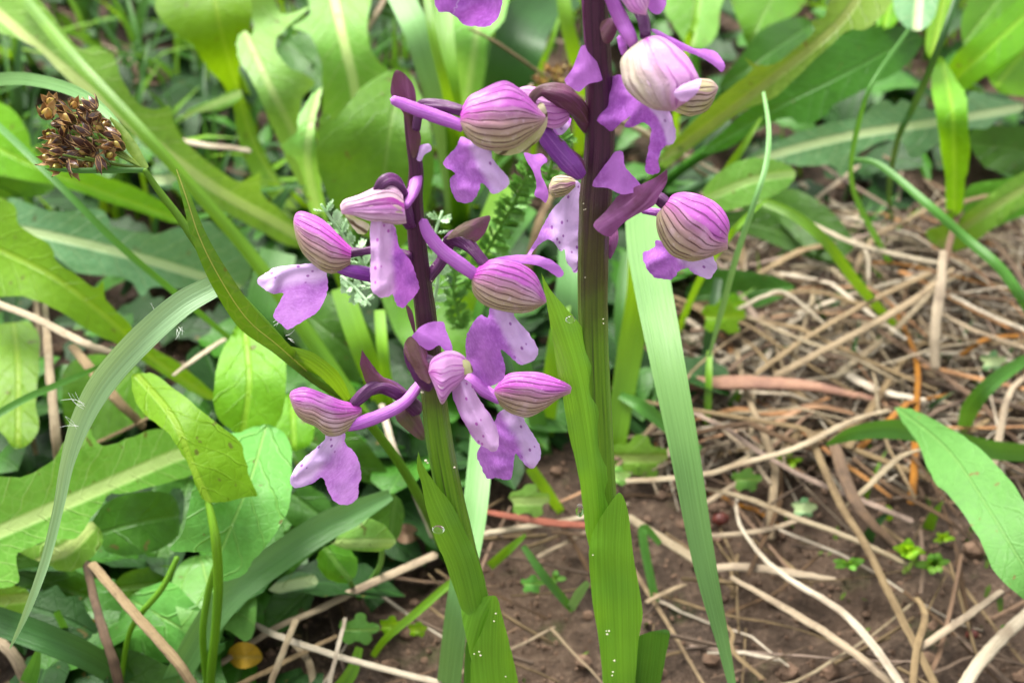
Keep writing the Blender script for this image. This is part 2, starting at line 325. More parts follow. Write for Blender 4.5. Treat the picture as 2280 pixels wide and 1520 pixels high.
def sheet(outline, mid, mode='d', fold=0.0, bow=0.0, tilt=0.0, wave=0.0, res=None, sub=4, rough=0.0, wl=60.0):
    """A leaf or petal: its outline, its midrib with distances; folds along and bows about the midrib."""
    ol = closed(outline, sub, rough)
    xs = [p[0] for p in ol]; ys = [p[1] for p in ol]; size = max(max(xs)-min(xs), max(ys)-min(ys))
    res = res or max(5.0, size/16)
    ms = spline([(p[0], p[1], dep(p[1], p[2], mode)) for p in mid], 30)
    arc = [0.0]
    for a, b in zip(ms, ms[1:]): arc.append(arc[-1]+math.hypot(b[0]-a[0], b[1]-a[1]))
    pts = [Vector((x, y)) for x, y in ol]; n = len(pts); edges = [(i, (i+1) % n) for i in range(n)]
    y = min(ys)+res*.5; r = 0
    while y < max(ys):
        x = min(xs)+res*(.3+.5*(r % 2))
        while x < max(xs):
            q = Vector((x+random.uniform(-.15, .15)*res, y+random.uniform(-.15, .15)*res))
            ins = False; j = n-1
            for i in range(n):
                if (ol[i][1] > q.y) != (ol[j][1] > q.y) and q.x < (ol[j][0]-ol[i][0])*(q.y-ol[i][1])/(ol[j][1]-ol[i][1])+ol[i][0]: ins = not ins
                j = i
            if ins and min((q.x-a)**2+(q.y-b)**2 for a, b in ol) > (res*.3)**2: pts.append(q)
            x += res
        y += res*.87; r += 1
    co, _, fc, *_r = delaunay_2d_cdt(pts, edges, [], 1, 1e-5)
    V, U = [], []; sd_ = (hash((round(ol[0][0]), round(ol[0][1]))) % 97)
    W = size*.35
    for q in co:
        best = None
        for i in range(len(ms)-1):
            a, b = ms[i], ms[i+1]; dx, dy = b[0]-a[0], b[1]-a[1]; L = dx*dx+dy*dy or 1e-9
            t = max(0, min(1, ((q.x-a[0])*dx+(q.y-a[1])*dy)/L)); ex, ey = q.x-a[0]-t*dx, q.y-a[1]-t*dy; d2 = ex*ex+ey*ey
            if best is None or d2 < best[0]: best = (d2, i, t, dx*ey-dy*ex)
        d2, i, t, sg = best; dist = math.sqrt(d2)*(1 if sg > 0 else -1); d = ms[i][2]+(ms[i+1][2]-ms[i][2])*t
        s = d*TH/1140
        off = fold*abs(dist)+tilt*dist+bow*dist*dist/W+wave*noise.noise((q.x/wl, q.y/wl, sd_))*min(1, abs(dist)/30+.25)
        V.append(P(q.x, q.y, d+off*s)); U.append((dist*s*100, (arc[i]+(arc[i+1]-arc[i])*t)*s*100))
    return V, [tuple(f) for f in fc], U

def ribbon(pts, hw, mode='d', fold=0.0, tilt=0.0, n=None, nu=5, wave=0.0):
    n = n or 6*len(pts)
    c = spline([(p[0], p[1], dep(p[1], p[2], mode)) for p in pts], n); V, F, U = [], [], []; L = 0
    for i, (x, y, d) in enumerate(c):
        a, b = c[max(i-1, 0)], c[min(i+1, n)]; tx, ty = b[0]-a[0], b[1]-a[1]; l = math.hypot(tx, ty) or 1; nx, ny = -ty/l, tx/l
        h = max(.4, lerp_list(hw, i/n)); s = d*TH/1140
        if i: L += math.hypot(x-c[i-1][0], y-c[i-1][1])*s*100
        for k in range(nu):
            u = 2*k/(nu-1)-1
            off = h*(fold*abs(u)+lerp_list(tilt, i/n)*u)+wave*noise.noise((x/50, y/50, u))
            V.append(P(x+nx*u*h, y+ny*u*h, d+off*s)); U.append((u*h*s*100, L))
            if i and k: q = i*nu+k; F.append((q-1, q, q-nu, q-nu-1))
    return V, F, U
def tube(pts, rad, mode='d', sides=8, n=None, flat=1.0, rough=0.0, cap=True, ribs=0, up=False):
    """A round stalk through the points; radii in photo pixels at its own distance."""
    n = n or 5*len(pts)
    sp = spline([(p[0], p[1], dep(p[1], p[2], mode)) for p in pts], n)
    w3 = [P(*p) for p in sp]; rr = [lerp_list(rad, i/n)*sp[i][2]*TH/1140 for i in range(n+1)]
    return tube3(w3, rr, sides, flat, rough, cap, ribs, up)
def tube3(w3, rr, sides=8, flat=1.0, rough=0.0, cap=True, ribs=0, up=False, twist=9.0, amp=.11):
    n = len(w3)-1; V, F, U = [], [], []; L = 0; side = None
    ring = []
    for i in range(n+1):
        t = (w3[min(i+1, n)]-w3[max(i-1, 0)]).normalized()
        a = side if side is not None else (Vector((0, 0, 1)).cross(t).normalized() if up and abs(t.z) < .95 else t.orthogonal().normalized())
        a = (a-t*a.dot(t)).normalized(); side = a; b = t.cross(a)
        if i: L += (w3[i]-w3[i-1]).length*100
        for k in range(sides):
            th = 2*math.pi*k/sides; r = rr[i]*(1+(amp*math.cos(ribs*th+twist*L) if ribs else 0))*(1+rough*noise.noise(w3[i]*900+Vector((k*7, 0, 0))))
            V.append(w3[i]+a*math.cos(th)*r+b*math.sin(th)*r*flat); U.append((min(k, sides-k)/sides*2, L))
            if i: j = (k+1) % sides; F.append(((i-1)*sides+k, (i-1)*sides+j, i*sides+j, i*sides+k))
    if cap:
        for i, sgn in ((0, -1), (n, 1)):
            t = (w3[min(i+1, n)]-w3[max(i-1, 0)]).normalized()*sgn; c = len(V); V.append(w3[i]+t*rr[i]*.6); U.append((0, L if i else 0))
            for k in range(sides):
                j = (k+1) % sides; F.append((i*sides+k, i*sides+j, c) if sgn > 0 else (i*sides+j, i*sides+k, c))
    return V, F, U
def hood(top, bot, d, kz=.75, th=(-95, 30), n=26, m=32, scale=1.0, lift=0.0, ripple=0.0, ridge=.022, nv=6, gape=0.0, curl=0.0, taper=0.0, edge=0.0):
    """Part of a flower's helmet: a cupped shell between an upper and a lower edge; th: which part of the way round."""
    T, B = spline(top, n), spline(bot, n); V, F, U = [], [], []; s = d*TH/1140
    for i in range(n+1):
        mx, my = (T[i][0]+B[i][0])/2, (T[i][1]+B[i][1])/2; vx, vy = (T[i][0]-B[i][0])/2, (T[i][1]-B[i][1])/2; hh = math.hypot(vx, vy)
        for k in range(m+1):
            u = k/m; tt = i/n; te = th[1]+(th[0]-th[1])*(taper*tt**3)+edge*noise.noise((tt*5, top[0][1], 2)); a = R_(th[0]+(te-th[0])*u); sc = scale*(1+gape*tt**5)+ripple*noise.noise((tt*4.5, u*5, top[0][0]))+ridge*math.cos(2*math.pi*(u*nv+.5))*math.sin(math.pi*tt)+curl*max(0, (u-.8)/.2)**2
            V.append(P(mx+vx*math.sin(a)*sc, my+vy*math.sin(a)*sc, d-(kz*hh*math.cos(a)*sc+lift*u)*s)); U.append((u, i/n))
            if i and k: q = i*(m+1)+k; F.append((q-1, q, q-m-1, q-m-2))
    return V, F, U

# ------------------------------------------------------------------ orchids
def make_flower(orchid, D, cx, cy, dz, hoods=(), lip=None, spur=None, ovary=None, sheets=()):
    fl = empty('flower', None, orchid); d0 = D(cy)+dz/100; c = d0*100
    for hd in hoods:
        top, bot, kz, style = hd[:4]; dd = d0+(hd[4]/100 if len(hd) > 4 else 0)
        la, do = {'std': ('lateral', 'dorsal'), 'pink': ('pink_sepal', 'pink_sepal'), 'olive': ('olive_sepal', 'lateral'), 'back': ('pink_back', 'pink_back'), 'open': ('cream_sepal', 'pink_sepal')}[style]
        build('lateral_sepal', hood(top, bot, dd, kz, (-100, 16), scale=1.03, ripple=.07, gape=.4, curl=.13, taper=.2, edge=5), la, fl)
        build('dorsal_sepal', hood(top, bot, dd, kz, (-40, 175), scale=.965, ripple=.07, nv=10, gape=.15), do, fl)
        build('lateral_sepal', hood(top, bot, dd, kz, (262, 165), scale=1.02, ripple=.06, gape=.4, curl=.05), la, fl)
    if lip:
        ol, mid, mat, off, fold = lip
        dl = c+off
        build('lip', sheet(ol, [(x, y, dl) for x, y in mid], 'd', fold=fold*1.9, bow=.5, wave=38, wl=42, res=5, rough=2.4, sub=6), mat, fl)
    for pts, rad, mat, off in (spur or ()):
        build('spur', tube([(x, y, c+(off[i] if isinstance(off, (list, tuple)) else off)) for i, (x, y) in enumerate(pts)], rad, sides=14, rough=.10, flat=.7), mat, fl)
    for pts, rad, mat, off in (ovary or ()):
        build('ovary', tube([(x, y, c+(off[i] if isinstance(off, (list, tuple)) else off)) for i, (x, y) in enumerate(pts)], rad, sides=24, n=6*len(pts), rough=.06, ribs=4), mat, fl)
    for nm, ol, mat, off, fold in sheets:
        a, b = ol[0], ol[len(ol)//2]
        build(nm, sheet(ol, [(a[0], a[1], c+off), ((a[0]+b[0])/2, (a[1]+b[1])/2, c+off-.02), (b[0], b[1], c+off)], 'd', fold=fold, bow=.3, wave=8, wl=30, res=6, rough=1.5), mat, fl)
    return fl
def flat_sheet(D, ol, mid, dz, fold, bow=.3, wave=6, rough=1.2, res=8, tilt=0.0):
    return sheet(ol, [(x, y, D(y)*100+dz) for x, y in mid], 'd', fold=fold, bow=bow, wave=wave, rough=rough, res=res, tilt=tilt)

def base_of(D, x, y, x2, y2):
    a, b = P(x, y, D(y)), P(x2, y2, D(y2)); t = a.z/(a.z-b.z); return a+(b-a)*t     # where the stem's line meets the soil
# --- tall orchid
bR = base_of(DR, 1368, 1200, 1385, 1520)
oR = thing('orchid', 'tall orchid with thick dark stem beside the wide pale grass blade', 'orchid', (bR.x, bR.y, 0), 'purple orchids in flower')
pts = [(1330, -140), (1324, 0), (1332, 150), (1336, 300), (1326, 450), (1320, 600), (1322, 760), (1332, 950), (1345, 1150), (1372, 1350), (1388, 1540)]
sp = [P(x, y, DR(y)) for x, y in spline(pts, 60)]; rr = [lerp_list([26, 29, 30, 33, 38, 36, 36, 36, 38, 40, 42], i/60)*DR(760)*TH/1140 for i in range(61)]
sp += [Vector((bR.x, bR.y, .004)), Vector((bR.x, bR.y, -.006))]; rr += [rr[-1]]*2
MT['stemR'] = stem_mat('tall_orchid_stem', .080, .101, .116)
build('stem', tube3(sp, [q*.9 for q in rr], 30, rough=.03, ribs=5, twist=.12, amp=.045), 'stemR', oR)
o = build('leaf', flat_sheet(DR, [(1205, 610), (1207, 612), (1224, 642), (1255, 680), (1290, 720), (1320, 770), (1338, 830), (1345, 900), (1348, 980), (1352, 1060), (1358, 1130), (1350, 1200), (1325, 1240), (1308, 1200), (1300, 1150), (1292, 1080), (1280, 1020), (1265, 960), (1252, 880), (1240, 820), (1228, 740), (1216, 670)],
    [(1207, 612), (1255, 740), (1290, 860), (1312, 1000), (1325, 1120), (1330, 1240)], -.30, .25, .9, 10), 'sheath', oR)
o['label'] = 'long green leaf clasping the stem, tip bent away'
build('leaf', flat_sheet(DR, Z5([(1350, 370), (1385, 410), (1410, 500), (1420, 580), (1440, 760), (1470, 920), (1495, 1090), (1480, 1200), (1465, 1300), (1450, 1520), (1430, 1680), (1280, 1700), (1260, 1600), (1250, 1450), (1230, 1250), (1200, 1080), (1180, 900), (1170, 750), (1190, 620), (1240, 520), (1300, 430)]),
    Z5([(1350, 375), (1330, 700), (1340, 1000), (1350, 1300), (1360, 1690)]), -.62, .3, .9, 8), 'sheath', oR)
build('leaf', flat_sheet(DR, Z5([(1440, 1270), (1470, 1235), (1540, 1210), (1620, 1195), (1660, 1215), (1640, 1330), (1600, 1540), (1560, 1700), (1400, 1700), (1420, 1450)]), Z5([(1560, 1210), (1540, 1400), (1500, 1690)]), -.1, -.3, .2), 'sheath_dark', oR)
# --- lower orchid
bL = base_of(DL, 1060, 1300, 1110, 1520)
oL = thing('orchid', 'shorter orchid with slender leaning stem and six lilac flowers among sorrel leaves', 'orchid', (bL.x, bL.y, 0), 'purple orchids in flower')
pts = [(905, 215), (915, 300), (926, 380), (922, 450), (932, 580), (947, 700), (960, 820), (973, 950), (994, 1070), (1030, 1230), (1068, 1380), (1112, 1540)]
sp = [P(x, y, DL(y)) for x, y in spline(pts, 60)]; rr = [lerp_list([9, 14, 17, 20, 23, 26, 30, 34, 35, 38, 40, 42], i/60)*DL(760)*TH/1140 for i in range(61)]
sp += [Vector((bL.x, bL.y, .004)), Vector((bL.x, bL.y, -.006))]; rr += [rr[-1]]*2
MT['stemL'] = stem_mat('lower_orchid_stem', .074, .088, .098)
build('stem', tube3(sp, [q*.9 for q in rr], 30, rough=.03, ribs=5, twist=.12, amp=.045), 'stemL', oL)
build('leaf', flat_sheet(DL, Z5([(138, 130), (142, 135), (165, 195), (205, 262), (262, 340), (312, 400), (360, 470), (420, 600), (480, 720), (530, 850), (550, 960), (555, 1010), (500, 1050), (450, 1110), (400, 1070), (370, 990), (330, 880), (290, 760), (250, 680), (215, 560), (180, 430), (160, 320), (130, 220)]),
    Z5([(142, 135), (230, 400), (320, 600), (410, 820), (470, 1080)]), -.45, .25, 1.0, 8), 'sheath', oL)
build('leaf', flat_sheet(DL, Z5([(400, 1070), (480, 1020), (590, 990), (600, 1060), (560, 1150), (500, 1300), (470, 1400), (430, 1250)]), Z5([(590, 1000), (520, 1130), (460, 1350)]), -.46, .2, .6), 'sheath', oL)
build('leaf', flat_sheet(DL, Z5([(590, 990), (620, 1010), (640, 1090), (670, 1200), (700, 1320), (730, 1450), (750, 1560), (770, 1700), (480, 1700), (460, 1600), (455, 1420), (470, 1320), (520, 1210), (560, 1110), (580, 1030)]),
    Z5([(605, 995), (590, 1200), (590, 1400), (620, 1690)]), -.68, .3, .8, 10), 'sheath', oL)
build('leaf', flat_sheet(DL, Z5([(440, 1240), (475, 1330), (465, 1500), (470, 1650), (410, 1650), (415, 1480), (420, 1350)]), Z5([(440, 1250), (440, 1450), (440, 1640)]), -.3, .2, .4), 'sheath_dark', oL)

# --- flowers of the lower orchid
make_flower(oL, DL, 730, 930, -.25,
    hoods=[(Z2([(735, 620), (680, 590), (600, 570), (500, 530), (400, 490), (330, 485), (270, 510), (252, 542)]), Z2([(740, 660), (710, 720), (650, 770), (580, 805), (500, 800), (430, 740), (350, 700), (290, 640), (254, 556)]), .7, 'std')],
    lip=(Z2([(500, 790), (620, 790), (625, 860), (690, 920), (720, 990), (735, 1070), (715, 1140), (710, 1220), (640, 1270), (560, 1250), (510, 1180), (490, 1110), (462, 1092), (400, 1130), (300, 1155), (258, 1125), (280, 1040), (350, 960), (430, 890), (490, 830)]), Z2([(520, 800), (450, 900), (300, 1080)]), 'lip_pale', .12, .35),
    spur=[(Z2([(640, 745), (720, 725), (820, 690), (930, 645), (1030, 580), (1095, 500), (1115, 455)]), [12, 15, 15, 14, 13, 12, 7], 'spur', [0, -.05, -.1, -.1, 0, .1, .15])],
    ovary=[(Z2([(680, 600), (730, 550), (800, 495), (870, 475), (950, 505), (1030, 560), (1110, 640)]), [10, 14, 16, 17, 17, 17, 16], 'ovary', [0, 0, .05, .1, .15, .25, .4])])
make_flower(oL, DL, 720, 540, -.1,
    hoods=[(Z1([(670, 570), (580, 480), (500, 400), (430, 355), (350, 330), (300, 345), (282, 380)]), Z1([(660, 690), (600, 730), (520, 735), (430, 690), (350, 610), (300, 500), (280, 410)]), .7, 'std')],
    lip=(Z1([(400, 680), (480, 690), (505, 760), (510, 830), (490, 920), (430, 1010), (350, 1060), (270, 1110), (230, 1115), (180, 1070), (145, 1030), (170, 970), (205, 905), (212, 878), (150, 880), (80, 850), (35, 795), (90, 745), (160, 705), (260, 690)]), Z1([(430, 700), (260, 720), (80, 790)]), 'lip_pale', .1, .3),
    spur=[(Z1([(560, 700), (660, 730), (760, 750), (900, 790)]), [10, 15, 17, 14], 'spur_dark', [0, 0, .1, .3])],
    ovary=[(Z1([(640, 610), (740, 600), (860, 590), (1060, 640)]), [12, 9, 10, 14], 'ovary', [0, 0, .05, .1])])
make_flower(oL, DL, 870, 520, -.75,
    hoods=[(Z1([(1010, 215), (950, 150), (870, 150), (800, 180), (700, 225), (620, 255), (592, 300)]), Z1([(1035, 405), (960, 412), (880, 400), (790, 390), (720, 370), (670, 350), (600, 340)]), .6, 'back')],
    lip=(Z1([(800, 395), (900, 395), (960, 440), (985, 560), (1060, 660), (1110, 790), (1115, 860), (1060, 930), (1010, 975), (965, 950), (945, 885), (920, 900), (860, 905), (810, 870), (795, 780), (795, 600)]), Z1([(855, 400), (850, 600), (848, 850)]), 'lip_front', -.02, .4),
    spur=[(Z1([(1085, 40), (1100, 110), (1080, 200), (1030, 300)]), [6, 17, 18, 10], 'spur', [.5, .35, .2, 0])],
    ovary=[(Z1([(840, 200), (880, 140), (930, 130), (980, 190), (1010, 300), (1060, 420)]), [12, 15, 17, 20, 18, 14], 'ovary', [0, -.05, 0, .1, .3, .6])],
    sheets=[('petal', Z1([(592, 290), (640, 280), (680, 360), (760, 400), (790, 430), (770, 475), (740, 488), (690, 460), (630, 370)]), 'olive_sepal', .12, .3)])
make_flower(oL, DL, 1130, 640, -.5,
    hoods=[(Z1([(1480, 740), (1540, 680), (1620, 640), (1720, 655), (1820, 690), (1900, 760), (1955, 880), (1970, 925)]), Z1([(1470, 800), (1480, 870), (1540, 940), (1640, 985), (1740, 1000), (1850, 990), (1930, 960), (1970, 937)]), .75, 'std')],
    lip=(Z2([(1600, -50), (1740, -50), (1760, 20), (1840, 110), (1900, 200), (1915, 250), (1890, 300), (1800, 335), (1740, 290), (1665, 235), (1690, 330), (1690, 420), (1640, 460), (1560, 480), (1480, 440), (1440, 350), (1430, 230), (1440, 130), (1500, 30), (1540, 5), (1580, 20)]), Z2([(1690, -50), (1750, 80), (1850, 260)]), 'lip', .12, .35),
    spur=[(Z1([(1500, 760), (1400, 690), (1270, 590), (1180, 480), (1145, 395)]), [14, 16, 16, 15, 11], 'spur', [0, -.1, -.2, -.3, -.35])],
    ovary=[(Z1([(1570, 700), (1500, 610), (1430, 540), (1350, 510), (1310, 560), (1270, 660), (1210, 740), (1150, 820)]), [12, 14, 16, 18, 15, 12, 12, 14], 'ovary', [0, .05, .15, .25, .35, .4, .45, .5])],
    sheets=[('lateral_sepal', Z1([(1600, 660), (1680, 632), (1800, 622), (1900, 625), (1990, 650), (2060, 700), (2085, 750), (2050, 775), (2000, 740), (1900, 690), (1750, 680)]), 'lip_plain', .15, .3)])
make_flower(oL, DL, 1010, 830, -.9,
    hoods=[(Z2([(1180, 380), (1200, 300), (1270, 245), (1350, 240), (1420, 280), (1455, 335)]), Z2([(1190, 410), (1225, 490), (1272, 585), (1330, 510), (1400, 440), (1455, 375)]), .8, 'pink')],
    lip=(Z2([(1340, 520), (1370, 460), (1420, 430), (1470, 470), (1520, 560), (1600, 680), (1640, 760), (1655, 860), (1630, 912), (1590, 905), (1500, 850), (1430, 740), (1370, 620)]), Z2([(1400, 450), (1490, 660), (1610, 880)]), 'lip_front', -.1, .6),
    ovary=[(Z2([(1240, 330), (1190, 330), (1110, 290), (1080, 230), (1090, 300), (1130, 400), (1180, 480)]), [16, 18, 20, 20, 20, 20, 14], 'ovary', [.15, .2, .25, .3, .4, .5, .7])],
    sheets=[('spur', Z2([(1100, 110), (1130, 80), (1200, 50), (1280, 50), (1300, 110), (1330, 180), (1340, 250), (1290, 240), (1250, 205), (1190, 240), (1130, 210), (1060, 170)]), 'lip_plain', -.02, .3),
            ('bract', Z2([(1060, 145), (1130, 180), (1175, 250), (1165, 300), (1210, 370), (1190, 460), (1120, 420), (1070, 340), (1030, 280), (1018, 210)]), 'bract', .02, .45),
            ('petal', Z2([(1420, 300), (1460, 320), (1480, 380), (1440, 400), (1390, 400), (1380, 340)]), 'olive_sepal', -.12, .2)])
make_flower(oL, DL, 1180, 880, -.1,
    hoods=[(Z2([(1625, 490), (1680, 420), (1750, 380), (1850, 375), (1950, 390), (2050, 430), (2120, 468), (2138, 490)]), Z2([(1620, 530), (1650, 590), (1710, 640), (1780, 670), (1850, 680), (1950, 630), (2050, 560), (2132, 520)]), .7, 'std')],
    lip=(Z2([(1670, 640), (1800, 640), (1830, 720), (1900, 830), (1935, 900), (1920, 980), (1870, 1030), (1800, 970), (1762, 925), (1750, 1010), (1740, 1080), (1710, 1105), (1640, 1090), (1570, 1090), (1530, 1010), (1505, 930), (1540, 860), (1600, 760)]), Z2([(1750, 650), (1840, 800), (1900, 960)]), 'lip', .12, .3),
    spur=[(Z2([(1660, 570), (1560, 510), (1470, 440), (1380, 400)]), [12, 15, 14, 12], 'spur', [0, .05, .1, .2])])
make_flower(oL, DL, 1110, 270, -.35,
    hoods=[(Z3([(515, 690), (560, 600), (640, 550), (740, 505), (810, 500), (900, 560), (980, 650), (1040, 715)]), Z3([(515, 780), (560, 850), (640, 910), (740, 930), (840, 910), (930, 840), (1000, 780), (1045, 730)]), .8, 'std')],
    lip=(Z3([(520, 850), (600, 880), (690, 900), (720, 990), (780, 1060), (820, 1120), (790, 1170), (720, 1200), (680, 1160), (645, 1135), (620, 1200), (580, 1250), (500, 1250), (460, 1180), (450, 1110), (480, 1070), (410, 1020), (440, 960), (490, 910)]), Z3([(670, 900), (710, 1010), (770, 1140)]), 'lip', .15, .3),
    spur=[(Z3([(530, 780), (390, 730), (260, 685), (160, 645), (95, 618)]), [14, 16, 15, 14, 10], 'spur', [0, -.05, -.1, -.15, -.2])],
    ovary=[(Z3([(530, 690), (440, 665), (340, 650), (270, 660), (240, 800)]), [11, 13, 14, 12, 10], 'ovary', [0, .05, .1, .15, .25])],
    sheets=[('lateral_sepal', Z3([(720, 940), (800, 925), (900, 860), (960, 750), (1000, 640), (1040, 660), (1055, 760), (1000, 870), (900, 940), (800, 965)]), 'olive_sepal', .05, .35)])
# bracts of the lower orchid
for ol, mid, mat, dz in (
    (Z2([(738, 235), (742, 240), (790, 310), (860, 400), (950, 460), (1020, 520), (960, 520), (870, 470), (780, 475), (745, 400), (725, 330)]), Z2([(742, 240), (800, 400), (1000, 510)]), 'bract', .05),
    (Z2([(960, 680), (1080, 600), (1150, 760), (1145, 840), (1060, 790)]), Z2([(1000, 670), (1140, 840)]), 'bract_olive', .1),
    (Z1([(1300, 520), (1380, 430), (1480, 385), (1590, 360), (1580, 430), (1540, 500), (1480, 540), (1400, 500)]), Z1([(1310, 520), (1450, 450), (1585, 365)]), 'bract_olive', -.1),
    (Z3([(110, 440), (160, 450), (220, 520), (240, 600), (235, 700), (260, 800), (270, 880), (230, 980), (205, 940), (190, 850), (170, 720), (90, 600), (85, 520)]), Z3([(125, 445), (190, 700), (225, 970)]), 'bract', -.1),
    (Z1([(1030, 960), (1070, 990), (1090, 1080), (1095, 1160), (1060, 1080)]), Z1([(1035, 965), (1090, 1150)]), 'bract', -.2),
    (Z3([(255, 910), (320, 890), (335, 930), (290, 960), (270, 1000), (240, 980)]), Z3([(325, 905), (250, 985)]), 'lip_deep', -.1)):
    build('bract', flat_sheet(DL, ol, mid, dz, .35, .2, 5, 1.0, 7), mat, oL)

# --- flowers of the tall orchid
make_flower(oR, DR, 1540, 500, -.35,
    hoods=[(ZB([(570, 260), (640, 195), (760, 170), (900, 185), (1050, 220), (1200, 290), (1320, 410), (1395, 560), (1420, 680), (1400, 780)]), ZB([(540, 430), (410, 470), (388, 600), (430, 780), (520, 950), (640, 1060), (800, 1110), (950, 1110), (1200, 1040), (1398, 945)]), .8, 'std')],
    lip=(ZB([(370, 880), (430, 850), (560, 960), (720, 1050), (900, 1060), (1150, 1050), (1210, 1130), (1250, 1240), (1200, 1330), (1140, 1400), (1050, 1380), (900, 1310), (820, 1245), (700, 1290), (660, 1360), (580, 1410), (470, 1395), (370, 1380), (270, 1280), (210, 1150), (205, 1030), (280, 990), (360, 950)]), ZB([(880, 1060), (1030, 1180), (1180, 1290)]), 'lip', .2, .25),
    spur=[(ZB([(200, 430), (320, 450), (470, 470)]), [8, 9, 10], 'spur', [.2, .15, .1])],
    ovary=[(ZB([(600, 350), (520, 340), (430, 270), (330, 240)]), [12, 14, 14, 10], 'ovary', [0, -.05, -.05, 0])],
    sheets=[('spur', Z4([(1030, 140), (1090, 150), (1100, 240), (1140, 310), (1240, 420), (1210, 480), (1080, 505), (960, 450), (850, 445), (835, 400), (900, 310), (980, 200)]), 'lip_plain', -.35, .12)])
make_flower(oR, DR, 1470, 160, -.9,
    hoods=[(ZA([(690, 250), (850, 260), (1050, 380), (1200, 520), (1330, 700), (1390, 860), (1330, 1050), (1180, 1190), (1060, 1275)]), ZA([(520, 330), (380, 450), (290, 600), (300, 800), (360, 950), (480, 1100), (640, 1210), (820, 1290), (1040, 1310)]), .8, 'open'),
           (ZA([(1100, 900), (1250, 850), (1400, 845), (1540, 870), (1640, 975)]), ZA([(1000, 1290), (1150, 1360), (1300, 1365), (1500, 1270), (1640, 1000)]), .6, 'olive', .45)],
    lip=(Z3([(1430, 485), (1520, 470), (1560, 560), (1620, 620), (1700, 640), (1800, 680), (1830, 750), (1850, 830), (1830, 890), (1790, 900), (1760, 930), (1740, 1000), (1750, 1060), (1700, 1080), (1660, 1060), (1670, 960), (1690, 860), (1690, 790), (1640, 760), (1580, 790), (1530, 780), (1570, 720), (1500, 770), (1450, 810), (1410, 790), (1360, 750), (1290, 700), (1285, 640), (1320, 560)]), Z3([(1720, 650), (1800, 760), (1820, 870)]), 'lip_deep', .35, .12),
    spur=[(Z3([(1430, -60), (1470, 40), (1520, 140), (1560, 220), (1600, 300)]), [17, 18, 19, 18, 10], 'spur', [-.2, -.1, 0, 0, .1]), (Z3([(1500, 230), (1520, 290), (1530, 340)]), [8, 12, 8], 'spur', .2)],
    ovary=[(Z3([(1560, -30), (1620, 60), (1650, 140), (1660, 220)]), [12, 13, 14, 13], 'ovary', [.3, .2, .1, 0])],
    sheets=[('petal', ZA([(1010, 1060), (1120, 950), (1300, 880), (1395, 860), (1370, 1010), (1280, 1120), (1180, 1180), (1080, 1160)]), 'lip_white', -.36, .3),
            ('lateral_sepal', ZA([(690, 170), (780, 170), (950, 260), (1100, 330), (1300, 430), (1480, 440), (1600, 480), (1700, 590), (1740, 690), (1690, 760), (1630, 720), (1550, 650), (1400, 560), (1250, 500), (1100, 440), (900, 330)]), 'lip_plain', .12, .4)])
make_flower(oR, DR, 1220, 260, -.05,
    hoods=[(Z3([(1190, 620), (1120, 560), (1020, 540), (920, 535), (850, 560)]), Z3([(1190, 740), (1120, 790), (1040, 780), (950, 700), (850, 620)]), .6, 'pink')],
    spur=[(Z3([(1030, 820), (1110, 920), (1200, 1020), (1260, 1090)]), [19, 24, 24, 14], 'spur_dark', [.1, .05, 0, .1])],
    ovary=[(Z3([(1310, 790), (1240, 670), (1160, 600), (1080, 570), (1010, 565), (960, 610), (950, 670)]), [16, 21, 25, 20, 12, 11, 9], 'bract', [.2, -.1, -.25, -.3, -.3, -.3, -.28])],
    sheets=[('spur', Z3([(1260, 290), (1310, 290), (1340, 340), (1390, 470), (1380, 505), (1310, 520), (1250, 570), (1200, 540), (1160, 500), (1210, 420)]), 'lip_plain', -.5, .12),
            ('petal', Z3([(1060, 720), (1130, 690), (1200, 740), (1170, 810), (1120, 840), (1080, 790)]), 'lip_deep', .2, .3)])
make_flower(oR, DR, 1240, 470, .75,
    hoods=[(Z4([(690, 380), (640, 350), (560, 340), (500, 360), (466, 430)]), Z4([(690, 440), (620, 500), (560, 525), (500, 515), (462, 465)]), .7, 'olive')],
    lip=(Z4([(690, 390), (750, 470), (760, 700), (750, 1000), (700, 1170), (650, 1130), (610, 1060), (600, 970), (560, 985), (520, 930), (460, 890), (380, 930), (310, 1010), (258, 1042), (330, 930), (400, 800), (480, 650), (560, 560), (620, 490)]), Z4([(690, 400), (600, 700), (650, 1100)]), 'lip_pale', .1, .2),
    sheets=[('petal', Z4([(250, 150), (330, 170), (400, 160), (450, 220), (400, 270), (400, 340), (440, 430), (460, 500), (440, 575), (390, 540), (340, 510), (360, 420), (330, 310), (280, 230)]), 'lip_plain', .1, .3),
            ('petal', Z4([(1000, 780), (1045, 800), (1050, 900), (1010, 1010), (975, 1050), (960, 900)]), 'bract_pink', -.4, .3)])
make_flower(oR, DR, 1450, -20, -.5,
    hoods=[(Z3([(1540, -200), (1600, -230), (1660, -150), (1690, -40), (1675, 50)]), Z3([(1480, -160), (1480, -60), (1520, 10), (1580, 70), (1665, 88)]), .7, 'pink')],
    ovary=[(Z3([(1560, -180), (1450, -220), (1350, -160)]), [12, 15, 16], 'ovary', [0, .2, .4])],
    sheets=[('petal', Z3([(1640, -120), (1780, -100), (1790, 0), (1780, 50), (1740, 90), (1690, 70), (1650, -20)]), 'lip_plain', .1, .25)])
